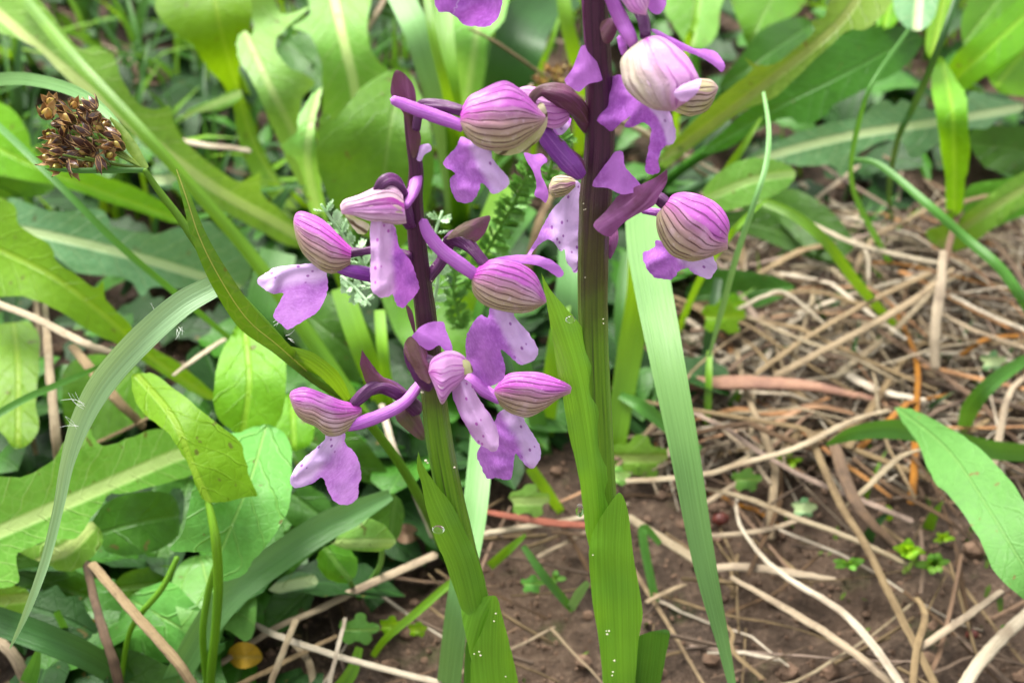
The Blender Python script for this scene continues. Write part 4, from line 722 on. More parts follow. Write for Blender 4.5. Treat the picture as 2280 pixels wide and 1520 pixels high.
# ------------------------------------------------------------------ blades and stalks of grass, one by one
GB = 'single blades of grass'
blade([(40, -20, 6.6), (165, 130, 6.6), (310, 285, 6.0), (440, 430, 5.0), (560, 570, 3.9), (690, 750, 2.6), (830, 960, 1.2), (945, 1130, .1)], [12, 13, 13, 14, 15, 18, 18, 14], 'blime', 'long thick lime stalk crossing behind the brown woodrush head down to the orchid foot', fold=.5, name='grass_stalk', cat_='grass stalk')
blade([(-10, 275, 7), (60, 340, 7), (160, 440, 6.6), (270, 550, 5.8), (400, 660, 4.6), (520, 760, 3)], [8, 8, 8, 8, 7, 6], 'bgreen', 'thin straight green blade crossing the pale ribbed leaf below the woodrush head')
blade([(-20, 930, 4.6), (60, 885, 4.6), (130, 855, 4.4), (200, 825, 4), (260, 800, 3)], [9, 8, 7, 6, 3], 'bgreen', 'thin green blade passing in front of the grey upright straw')
blade([(870, 1100, 3.0), (780, 1145, 3.0), (710, 1180, 2.9), (572, 1275, 2.7), (493, 1347, 2.3), (420, 1460, 1.4), (360, 1580, .3)], [12, 30, 33, 34, 33, 30, 26], 'bblue', 'broad smooth blade slanting behind the sorrel leaves', fold=-.3)
blade([(1075, 960, 3.6), (1055, 1150, 3.2), (1020, 1350, 2.4), (995, 1560, .3)], [26, 28, 27, 26], 'bpale', 'pale broad blade standing behind the shorter orchid stem')
blade([(1432, 440, 6.8), (1440, 560, 6.9), (1475, 750, 6.8), (1520, 980, 6.0), (1568, 1250, 4.6), (1612, 1440, 3.5), (1640, 1570, 2.8)], [40, 43, 40, 34, 26, 14, 5], 'bwide', 'wide pale bent grass blade hanging to the bare soil beside the tall orchid', fold=-.25)
blade([(1432, 446, 6.5), (1432, 540, 5.2), (1425, 650, 3.6), (1400, 800, 2.2), (1375, 960, 1.0), (1365, 1060, .2)], [36, 34, 30, 28, 24, 18], 'blime', 'lime blade rising directly behind the tall orchid stem')
blade([(880, -30, 7.2), (925, 60, 6.8), (955, 150, 6.0), (985, 260, 4.6), (1010, 400, 2.4), (1020, 540, .2)], [28, 30, 30, 28, 26, 20], 'bpale', 'pale grass blade with white streaks above the slender orchid')
blade([(948, -30, 7.6), (965, 90, 7.0), (1000, 230, 5.6), (1020, 380, 3), (1030, 520, .2)], [9, 10, 11, 11, 9], 'blime', 'narrow lime blade beside the white-streaked pale blade')
blade([(985, -30, 6.6), (992, 100, 6.0), (1008, 230, 5), (1020, 400, 2.6), (1030, 540, .2)], [22, 21, 20, 22, 20], 'blime', 'wide lime blade paired with a narrower one under the violet petal')
blade([(1252, -30, 6.0), (1262, 50, 5.4), (1285, 150, 4.2), (1290, 260, 2.2), (1290, 360, .2)], [15, 16, 16, 15, 12], 'blime', 'lime blade standing close behind the tall orchid stem top')
blade([(1245, 36, 5.2), (1228, 90, 4.8), (1205, 160, 4), (1190, 300, 1.8), (1180, 420, .2)], [2, 6, 8, 8, 6], 'blime', 'short pointed blade between the dry stick and the tall orchid')
blade([(1265, -30, 4.4), (1180, 40, 4.4), (1150, 120, 4), (1120, 260, 2.4), (1100, 400, .4)], [50, 56, 60, 50, 30], 'bdark', 'broad blade behind the dry stick, gap shade put into its dark colour')  # fills the dark gap here; the shade is in the blade's colour
blade([(1180, 460, 3.4), (1110, 560, 3.2), (1050, 700, 2.4), (1010, 860, .8), (1000, 940, 0)], [20, 22, 22, 18, 12], 'bgreen', 'green blade between the two orchid stems behind the feathery leaf')
blade([(1130, 400, 4), (1090, 500, 4), (1040, 650, 3), (1010, 760, 1.6), (1000, 860, .2)], [22, 26, 26, 22, 16], 'blime', 'bright blade showing behind the feathery yarrow leaf')
blade([(760, 640, 3.4), (800, 760, 2.8), (840, 860, 1.8), (880, 960, .8), (920, 1040, .1)], [24, 26, 24, 20, 14], 'blime', 'lime blade below the shorter orchid hanging lip')
blade([(845, 690, 3.2), (852, 780, 2.8), (862, 860, 2.0), (870, 960, .8), (880, 1040, .1)], [12, 13, 13, 12, 10], 'blime', 'upright thin blade between the lower flowers and the bract')
blade([(620, 560, 3), (600, 650, 2.6), (590, 740, 2.0), (600, 840, .8)], [40, 46, 44, 30], 'bgreen', 'wide shaded blade behind the striped pink bud and lilac lip')
blade([(1560, -30, 7), (1548, 50, 6.6), (1530, 100, 6), (1510, 220, 3), (1500, 330, .3)], [7, 8, 8, 8, 7], 'blime', 'thin lime blade crossing the folded pale leaf')
blade([(1695, 262, 5.2), (1668, 305, 5.0), (1630, 365, 4.4), (1590, 430, 3.4), (1540, 520, .8)], [2, 6, 10, 13, 10], 'blime', 'short brown-tipped lime blade in front of the pale oval leaf')
blade([(1700, 205, 7.6), (1712, 290, 7.8), (1705, 370, 7.6), (1680, 450, 7.2), (1640, 570, 6.2), (1610, 680, 5.0), (1578, 795, 3.6)], [3, 5, 6, 6.5, 7, 7, 3], 'bpale', 'slim pale drooping stalk in front of the oval leaf beside the striped flower', fold=.4, name='grass_stalk', cat_='grass stalk')
blade([(1706, 446, 5.4), (1665, 480, 5.4), (1620, 530, 5.0), (1560, 620, 3), (1500, 760, .4)], [2, 6, 8, 8, 7], 'blime', 'olive blade tip poking out beside the striped hood of the tall orchid')
blade([(2024, 65, 7.4), (1940, 190, 7.0), (1908, 290, 6.0), (1895, 370, 5.0), (1903, 430, 4), (1940, 510, 2.6), (1990, 600, .3)], [4, 5, 6, 5, 6, 7, 6], 'bgreen', 'thin dark jointed grass stalk in front of the dark toothed leaf', fold=.4, name='grass_stalk', cat_='grass stalk')
blade([(2135, -20, 8), (2100, 80, 7.4), (2060, 180, 6.4), (2030, 245, 5.4), (2000, 308, 4.6), (1980, 420, 2), (1990, 520, .2)], [7, 8, 8, 8, 7, 6, 6], 'bdark', 'dark slanting grass stalk leading down to the grey-green leaf tip', fold=.4, name='grass_stalk', cat_='grass stalk')
blade([(1900, 355, 4.6), (1960, 368, 4.8), (2060, 450, 4.8), (2150, 530, 4.4), (2230, 600, 4.2), (2300, 700, 3.4), (2400, 840, .6)], [4, 7, 10, 11, 12, 13, 12], 'bgreen', 'smooth green curved grass stalk with a pale joint arching over the straw', fold=.5, name='grass_stalk', cat_='grass stalk')
blade([(1690, 445, 4.0), (1770, 480, 4.0), (1840, 540, 3.6), (1900, 620, 2.6), (1960, 690, 1.4), (2010, 740, .5)], [10, 12, 12, 12, 10, 5], 'blime', 'bent lime blade pointing into the straw tangle')
blade([(1840, 990, 1.4), (1900, 965, 1.9), (1990, 955, 2.0), (2080, 970, 1.8), (2200, 1000, 1.6), (2320, 1010, .8)], [3, 16, 22, 22, 22, 18], 'bgreen', 'dark glossy blade lying under the long lance-shaped leaf', tilt=.3)
blade([(2145, 960, .5), (2160, 910, 1.4), (2200, 860, 2.0), (2260, 815, 2.2), (2330, 780, 2.2)], [14, 20, 18, 14, 10], 'bgreen', 'bright green blade rising behind the long lance-shaped leaf')
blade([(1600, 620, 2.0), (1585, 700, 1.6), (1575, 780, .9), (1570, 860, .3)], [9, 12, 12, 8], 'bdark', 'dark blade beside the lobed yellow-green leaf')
blade([(1580, 780, 1.6), (1578, 840, 1.4), (1575, 930, .7), (1570, 960, .2)], [5, 8, 8, 6], 'blime', 'short lime shoot at the end of the rosy flat straw')
blade([(830, 1460, .2), (860, 1420, .9), (930, 1360, 1.4), (1000, 1300, 1.6), (1050, 1270, 1.4)], [7, 8, 9, 9, 6], 'blime', 'thin lime blade leaning over the bare soil behind the shorter orchid')
blade([(1165, 1215, 1.2), (1210, 1280, .9), (1260, 1340, .4), (1275, 1360, .1)], [6, 10, 9, 5], 'bgreen', 'short green blade lying on soil between the orchid stems')
blade([(1270, 1355, .2), (1290, 1320, 1.0), (1310, 1295, 1.6)], [10, 11, 6], 'bpale', 'stubby pale shoot beside the tall orchid foot')
blade([(1090, 1260, .3), (1130, 1225, .9), (1170, 1190, 1.2)], [10, 10, 3], 'blime', 'yellowish short blade behind the shorter orchid sheath')
blade([(1262, 640, 3.2), (1240, 760, 2.6), (1222, 900, 1.2), (1215, 990, .1)], [14, 20, 20, 14], 'blime', 'lime blade between the orchids behind the long bent leaf tip')
blade([(1120, 660, 3.0), (1160, 800, 2.2), (1195, 930, 1.0), (1215, 1020, .1)], [12, 20, 20, 14], 'bgreen', 'green blade leaning between the orchids above the pale lobed leaf')
blade([(1268, 540, 3.8), (1270, 660, 3.2), (1262, 780, 2.0), (1255, 900, .3)], [22, 34, 34, 24], 'bblue', 'broad grey-green blade close behind the tall orchid stem')
blade([(1395, 560, 3.0), (1385, 700, 2.4), (1400, 860, 1.2), (1420, 960, .1)], [10, 18, 18, 12], 'bgreen', 'green blade in the gap between tall stem and wide pale blade')
blade([(1560, 1000, .9), (1500, 960, 1.1), (1430, 905, 1.6), (1380, 880, 1.6)], [6, 14, 15, 8], 'bgreen', 'short green blade crossing behind the wide pale blade')
blade([(1150, 1010, 2.0), (1120, 900, 2.6), (1080, 800, 2.8)], [10, 15, 10], 'bdark', 'dark blade behind the lower spotted lip')
blade([(1180, 1040, 1.8), (1215, 1090, 1.2), (1250, 1140, .3)], [12, 13, 9], 'blime', 'lime blade end below the spotted violet lip')
blade([(-30, 180, 8.4), (60, 176, 9.2), (170, 205, 9.8), (250, 265, 9.9), (322, 376, 9.6)], [15, 14, 13, 9, 4], 'bpale', 'pale curved bract arching over the brown woodrush head', fold=-.3, name='bract_leaf')
blade([(700, 480, 3.2), (740, 560, 2.8), (770, 640, 2)], [16, 18, 14], 'blime', 'lime blade stub between the pink bud and feathery leaf')
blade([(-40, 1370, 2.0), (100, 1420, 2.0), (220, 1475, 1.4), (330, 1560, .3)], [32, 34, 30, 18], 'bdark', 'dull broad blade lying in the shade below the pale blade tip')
blade([(40, 1570, .2), (70, 1500, 1.4), (85, 1450, 2.0)], [22, 18, 6], 'bgreen', 'green blade end standing near the brown twig')
blade([(125, 1360, 1.6), (150, 1410, 1.0), (175, 1450, .3)], [8, 9, 5], 'bgreen', 'small green blade beside the fallen yellow leaf')
blade([(730, 1560, .1), (780, 1500, .5), (800, 1440, .9)], [16, 15, 8], 'blime', 'lime shoot at the end of the pale fallen straw')
blade([(1460, 1340, .1), (1430, 1180, 1.2), (1470, 1210, .9)], [9, 10, 6], 'bgreen', 'thin green shoot beside the white peeled straw')

# ------------------------------------------------------------------ woodrush
wr = thing('woodrush', 'woodrush with brown flower cluster and hairy pale leaf hanging down', 'woodrush', G(1000, 1250))
MT['wood'] = leaf_mat('woodrush_leaf', (.075, .22, .006), (.045, .15, .005), (.42, .44, .10), .011, .25, .38, 0)
build('stem', tube([(322, 378, 19.9), (350, 420, 20), (395, 478, 20.1), (440, 545, 20.2), (500, 625, 20.4), (600, 735, 20.8), (690, 835, 21.4), (765, 880, 22), (860, 990, 23.4), (930, 1100, 25), (1000, 1250, 29.3)], [6, 8, 9, 10, 11, 12, 12, 11, 11, 11, 11]), 'blime', wr)
build('leaf', ribbon([(393, 377, 19.6), (415, 440, 19.6), (445, 530, 19.7), (490, 620, 19.9), (550, 710, 20.3), (620, 770, 20.7), (700, 840, 21.4), (770, 890, 22)], [3, 10, 17, 24, 27, 19, 14, 8], 'd', .3), 'wood', wr)
hl = build('leaf', ribbon([(505, 622, 20.5), (470, 640, 20.3), (400, 680, 20.1), (310, 760, 20.0), (230, 850, 20.2), (180, 940, 20.4), (150, 1030, 20.6), (130, 1130, 20.8), (100, 1250, 21), (60, 1360, 21.2), (22, 1443, 21.4)], [18, 25, 29, 31, 30, 24, 16, 12, 11, 8, 1.5], 'd', -.3, tilt=[.3, .2, 0, -.2, -.1, 0, 0, .2, .2, 0, 0]), 'bhair', wr)
hl['label'] = 'pale hairy leaf bent over and hanging'
build('leaf', ribbon([(640, 778, 20.9), (690, 800, 21.1), (740, 840, 21.4), (775, 890, 21.8)], [8, 17, 18, 8], 'd', .2), 'blime', wr)
gs = []; rs = random.Random(21)
for (x, y, dx, dy, n, L) in ((352, 705, -40, -30, 2, 36), (400, 728, 20, 45, 5, 32), (190, 905, -45, -40, 5, 50), (170, 950, -40, -25, 3, 36), (612, 722, 15, -15, 4, 26), (640, 752, 25, 10, 3, 24)):
    for _ in range(n):
        a = math.atan2(dy, dx)+rs.gauss(0, .35); l = L*rs.uniform(.5, 1.1); x0, y0 = x+rs.uniform(-6, 6), y+rs.uniform(-6, 6); b = rs.uniform(-.3, .3); d = 20.2+rs.uniform(-.2, .1)
        gs.append(tube([(x0, y0, d), (x0+math.cos(a)*l*.5, y0+math.sin(a)*l*.5, d-.05), (x0+math.cos(a+b)*l, y0+math.sin(a+b)*l, d-.1+rs.uniform(-.1, .1))], [.5, .4, .2], sides=4, n=5))
o = build('hair', join(*gs), 'hair', hl); o['kind'] = 'stuff'
head = empty('flower_head', None, wr)
build('bract', ribbon([(325, 379, 19.9), (250, 379, 19.8), (170, 380, 19.7), (100, 376, 19.6)], [5, 7, 6, 1], 'd', .3), 'bgreen', head)
build('bract', ribbon([(325, 376, 19.9), (295, 330, 19.95), (270, 290, 20.0), (245, 262, 20.05)], [8, 13, 9, 2], 'd', .3), 'husk', head)
gs = []
for (x, y) in ((150, 245), (200, 300), (140, 345), (190, 350), (235, 330), (160, 290)): gs.append(tube([(318, 374, 19.95), ((318+x)/2+6, (374+y)/2+4, 19.9), (x, y, 19.8)], [3.5, 3, 2.5], sides=6))
build('pedicel', join(*gs), 'husk', head)
def floret_mesh():
    V, F, U, MI = [], [], [], []
    for k in range(6):
        a = k*math.pi/3; L = 1.0 if k % 2 else .88; op = .42 if k % 2 else .32; ca, sa = math.cos(a), math.sin(a)
        for lay, wsc, out in ((0, 1.0, 0.0), (1, .76, .012)):
            b = len(V); N = 6
            for i in range(N+1):
                t = i/N; r = .07+op*math.sin(t*1.7)+out; z = t*L; wd = .21*math.sin(math.pi*min(1, t*.9+.12))**.8*wsc*(1-t**3*.8) if i < N else .003
                for u in (-1, 0, 1):
                    rr_ = r-(.04*abs(u)); V.append(Vector((ca*rr_-sa*u*wd, sa*rr_+ca*u*wd, z))); U.append((u, t))
                if i:
                    for c in (0, 1): q = b+(i-1)*3+c; F.append((q, q+1, q+4, q+3)); MI.append(1 if lay == 0 else 0)
    b = len(V)
    for i in range(7):
        t = i/6; r = .25*math.sin(math.pi*min(.97, t*.93+.05))**.8
        for k in range(7): a = 2*math.pi*k/7; V.append(Vector((math.cos(a)*r, math.sin(a)*r, t*.78))); U.append((0, t))
        if i:
            for k in range(7): j = (k+1) % 7; F.append((b+(i-1)*7+k, b+(i-1)*7+j, b+i*7+j, b+i*7+k)); MI.append(2)
    me = bpy.data.meshes.new('floret'); me.from_pydata([tuple(v) for v in V], [], F)
    for m in ('tepal', 'tepal_edge', 'capsule'): me.materials.append(MT[m])
    me.polygons.foreach_set('material_index', MI); me.polygons.foreach_set('use_smooth', [True]*len(F)); return me
fm = floret_mesh(); rs = random.Random(5); from mathutils import Matrix
spots = [(112, 225), (135, 240), (165, 232), (105, 250), (150, 262), (185, 240), (205, 232), (215, 258), (195, 265), (235, 275), (250, 300), (228, 300), (130, 275), (165, 285), (110, 300), (145, 310), (178, 312), (205, 318), (235, 325), (262, 322), (120, 338), (105, 350), (140, 358), (160, 345), (185, 338), (210, 345), (225, 365), (195, 368), (165, 372), (125, 372), (150, 330), (220, 285), (175, 262), (245, 345), (118, 318), (190, 290), (140, 290)]
for i, (x, y) in enumerate(spots):
    d = .1985+rs.uniform(-.0028, .0028); p = P(x, y, d)
    dx, dy = x-300, y-330; l = math.hypot(dx, dy)
    dirv = (Vector((1, 0, 0))*dx/l - UV_*dy/l*1.2)*rs.uniform(.4, 1.0) - FV*rs.uniform(-.1, 1.2)+Vector((rs.gauss(0, .6), rs.gauss(0, .6), rs.gauss(0, .6)))
    q = dirv.normalized().to_track_quat('Z', 'X') if dirv.length > .01 else Vector((0, 0, 1)).to_track_quat('Z', 'X')
    sc = 39*rs.uniform(.8, 1.25)*d*TH/1140
    o = bpy.data.objects.new('floret', fm); COL.objects.link(o); o.parent = head; o.location = p-dirv.normalized()*sc*.5-ORG[head]; o.rotation_mode = 'QUATERNION'; o.rotation_quaternion = q; o.scale = (sc*rs.uniform(.85, 1.1),)*2+(sc,)
# a second, blurred brown spikelet behind the tall orchid
w2 = thing('woodrush', 'small yellowish brown woodrush cluster half hidden behind the tall orchid buds', 'woodrush', G(1215, 330))
build('stem', tube([(1222, 175, 5.4), (1215, 240, 3.4), (1215, 330, 0)], [4, 5, 5], 'h'), 'blime', w2)
for i in range(14):
    x, y = 1222+rs.gauss(0, 22), 172+rs.gauss(0, 10); d = DG(y, .055); sc = 26*d*TH/1140
    o = bpy.data.objects.new('floret', fm); COL.objects.link(o); o.parent = w2; o.location = P(x, y, d)-ORG[w2]; o.rotation_euler = (rs.gauss(0, .7), rs.gauss(0, .7), rs.uniform(0, 6)); o.scale = (sc, sc, sc)

# ------------------------------------------------------------------ yarrow leaves
def leaflet_mesh(mat):
    V, F = [], []
    def lobe(o_, a, L, wd):
        b = len(V); d_ = Vector((math.cos(a), math.sin(a), 0)); s_ = Vector((-d_.y, d_.x, 0))
        for t, k in ((0, .7), (.45, 1.0), (.8, .7)):
            V.append(o_+d_*L*t-s_*wd*1.5*k+Vector((0, 0, .10*t))); V.append(o_+d_*L*t+s_*wd*1.5*k+Vector((0, 0, .10*t)))
        V.append(o_+d_*L+Vector((0, 0, .16))); F.extend([(b, b+2, b+3, b+1), (b+2, b+4, b+5, b+3), (b+4, b+6, b+5)])
    lobe(Vector((0, 0, 0)), 0, 1.0, .10)
    for t, L in ((.28, .42), (.52, .46), (.75, .36)):
        for sg in (-1, 1): lobe(Vector((t, 0, .02)), sg*.85, L, .075)
    me = bpy.data.meshes.new('leaflet'); me.from_pydata([tuple(v) for v in V], [], F); me.materials.append(MT[mat]); return me
LM = {m: leaflet_mesh(m) for m in ('yarrow', 'yarrowp')}
def yarrow(label, pts, mode, sizes, n, mat, base, group='feathery yarrow leaves', seed=1):
    rs = random.Random(seed); t = thing('yarrow_leaf', label, 'yarrow leaf', base, group)
    sp = spline([(p[0], p[1], dep(p[1], p[2], mode)) for p in pts], n)
    build('leaf_rib', tube(pts, [3, 4, 5], mode, 6), mat, t)
    for i in range(1, n+1):
        x, y, d = sp[i]; a = P(*sp[i-1]); b = P(*sp[min(i+1, n)]); tg = (b-a).normalized(); view = (CV-P(x, y, d)).normalized(); side = tg.cross(view).normalized()
        for sg in (-1, 1):
            for rep in range(2):
                up = (view*rs.uniform(.2, .9)+tg.cross(side)*.3+Vector((rs.gauss(0, .35),)*3)).normalized(); ax = (side*sg*rs.uniform(.6, 1)-tg*rs.uniform(.2, .8)+view*rs.uniform(-.5, .6)).normalized()
                yv = up.cross(ax).normalized(); zv = ax.cross(yv); s = lerp_list(sizes, i/n)*d*TH/1140*rs.uniform(.75, 1.15)
                o = bpy.data.objects.new('leaflet', LM[mat]); COL.objects.link(o); o.parent = t
                m4 = Matrix((ax, yv, zv)).transposed().to_4x4()*1.0; o.rotation_mode = 'QUATERNION'; o.rotation_quaternion = m4.to_quaternion(); o.scale = (s, s, s); o.location = P(x, y, d)-ORG[t]
yarrow('fresh green feathery yarrow leaf between the two orchids', [(1185, 365, 24.6), (1150, 440, 25.2), (1095, 540, 26.2), (1040, 640, 27.5)], 'd', [26, 40, 42, 34], 22, 'yarrow', G(960, 800), seed=3)
yarrow('pale feathery yarrow leaf behind the upper striped flower of the slender orchid', [(715, 455, 22.5), (760, 520, 22.8), (810, 590, 23.2), (850, 640, 23.6)], 'd', [24, 36, 36, 30], 9, 'yarrowp', G(960, 800), seed=4)
yarrow('pale feathery yarrow tip hanging below the front violet lip of the slender orchid', [(825, 680, 22.6), (790, 640, 22.7), (760, 615, 22.8)], 'd', [20, 30, 26], 5, 'yarrowp', G(960, 800), seed=5)
yarrow('pale feathery yarrow leaf close behind the shorter orchid upper stem', [(985, 470, 23.2), (965, 540, 23.2), (975, 620, 23.4), (960, 690, 23.8)], 'd', [24, 34, 34, 26], 8, 'yarrowp', G(960, 800), seed=6)
yarrow('shaded dark feathery yarrow leaf behind the middle striped flower', [(1020, 560, 26), (1010, 650, 26.5), (1030, 730, 27)], 'd', [30, 34, 30], 12, 'yarrow', G(960, 800), seed=7)
yarrow('green feathery yarrow tip peeping out between the upper buds and the tall stem', [(1275, 300, 23.4), (1240, 330, 23.6), (1220, 400, 24.2)], 'd', [18, 26, 26], 7, 'yarrow', G(960, 800), seed=8)

# ------------------------------------------------------------------ lobed seedlings on the soil
def seedling(x, y, h, label, n, size, mat, seed, spread=1.0):
    rs = random.Random(seed); t = thing('seedling', label, 'seedling', G(x, y), 'seedlings on the soil')
    for k in range(n):
        a = 2*math.pi*k/n+rs.uniform(-.4, .4); L = size*rs.uniform(.7, 1.2); ex, ey = x+math.cos(a)*L*spread, y-h*9+math.sin(a)*L*.6*spread
        wd = L*rs.uniform(.3, .45); nx_, ny_ = -math.sin(a)*wd, math.cos(a)*wd*.7
        bx, by = x, y-h*6
        mx, my = (bx+ex)/2, (by+ey)/2
        leaf(t, [(bx, by), (mx+nx_, my+ny_), (ex+nx_*.7, ey+ny_*.7), (ex+math.cos(a)*L*.25, ey+math.sin(a)*L*.2), (ex-nx_*.7, ey-ny_*.7), (mx-nx_, my-ny_)], [(bx, by, h*.6), (mx, my, h), (ex, ey, h*1.1)], mat, .2, wave=4, rough=.6, wl=20)
    build('stem', tube([(x, y, 0), (x+2, y-h*3, h*.3), (x, y-h*6, h*.6)], [3, 3, 2], 'h', 6), 'blime', t)
seedling(1890, 1260, .8, 'seedling with small upright leaves beside the long tan straw', 5, 26, 'mid', 1)
seedling(2020, 1230, 1.0, 'tall narrow lime seedling beside the broken tan stem', 4, 44, 'lime', 2, .6)
seedling(2080, 1260, .8, 'glossy many-leaved seedling under the lance-shaped leaf', 6, 30, 'mid', 3)
seedling(2100, 1200, .5, 'tiny bright seedling beside the lance-shaped leaf edge', 5, 20, 'lime', 6)
seedling(1760, 1030, .5, 'lime seedling beside the long pale curving straw', 4, 30, 'lime', 4)
seedling(1235, 1290, .4, 'tiny seedling in the soil between the orchids', 4, 20, 'sorrel', 5)
def lobed(x, y, h, r, label, mat, seed):
    rs = random.Random(seed); t = thing('lobed_leaf', label, 'leaf', G(x, y+10)); ol = []
    for k in range(15):
        a = 2*math.pi*k/15; q = r*(1+.22*math.cos(a*5+1)+rs.uniform(-.06, .06)); ol.append((x+math.cos(a)*q, y+math.sin(a)*q*.8))
    leaf(t, ol, [(x-r, y, h), (x, y, h+.1), (x+r, y, h)], mat, -.15, name='leaf_blade', wave=6, stalk=[(x, y+r*.3, h), (x, y+r*.6, h*.4), (x, y+10, 0)], sr=(4, 4, 4))
lobed(1610, 705, 1.6, 46, 'lobed yellow-green leaf beside the thin drooping stalk', 'lime', 1)
lobed(1630, 680, 1.3, 30, 'smaller lime lobed leaf tucked behind the thin drooping stalk', 'lime', 2)
lobed(1178, 1115, 1.6, 42, 'pale green lobed leaf behind the spotted lip above the red straw', 'pale', 3)
lobed(1375, 1060, 1.8, 26, 'small pale lobed leaf touching the tall orchid stem', 'pale', 4)
lobed(1662, 1068, .7, 30, 'small flat green leaf on the soil beside the pale blade', 'sorrel', 5)
lobed(798, 1402, .9, 40, 'oval dull green leaf among the fallen straws', 'sorrel', 6)
lobed(870, 1392, .8, 24, 'narrow lime leaflet above the bare soil', 'lime', 7)
lobed(930, 1400, .5, 20, 'tiny round yellow-green leaf on the soil', 'lime', 8)
lobed(1185, 1300, .5, 24, 'round pale green leaf on the soil between the orchid stems', 'sorrel', 9)
lobed(2210, 805, 1.2, 26, 'small pale leaf where the bright blade meets the straw', 'blue', 10)
lobed(2245, 1400, .3, 16, 'small dull leaf on the damp soil near the red husk', 'sorrel', 11)
lobed(1790, 1130, .5, 26, 'dull grey-green leaf under the crossing straws', 'blue', 12)
lobed(1420, 1020, .7, 60, 'red-blotched olive leaf behind the tall orchid and the pale blade', 'olive', 13)
lobed(365, 400, 4.4, 26, 'small pale hanging leaflet beside the brown-tipped blade', 'blue', 14)
for x, y, r, lb, m in ((195, 1410, 42, 'fallen yellow leaf lying in the dark hollow beside the twig', 'yleaf'), (545, 1462, 40, 'fallen orange leaf lying among straws under the sorrel', 'yleaf'), (905, 1190, 30, 'curled rusty brown leaf scrap behind the slender orchid stem', 'strawr')):
    single('fallen_leaf', sheet([(x-r, y-4), (x-r*.4, y-r*.8), (x+r*.5, y-r*.7), (x+r, y), (x+r*.5, y+r*.5), (x-r*.4, y+r*.6)], [(x-r, y, .6), (x, y, .9), (x+r, y, .6)], 'h', -.3, wave=8), m, lb, 'fallen leaf')
for x, y, r, lb in ((2165, 1412, 12, 'small red husk lying on damp soil'), (1605, 1155, 16, 'dark red berry-like husk beside the pale blade')):
    c = G(x, y, .3); s = r*DG(y, 0)*TH/1140; single('red_husk', ([c+Vector((v.x*1.4, v.y, v.z))*s*(1+.3*noise.noise(v*2)) for v in IV], IF, [(0, 0)]*len(IV)), 'mite', lb, 'husk')

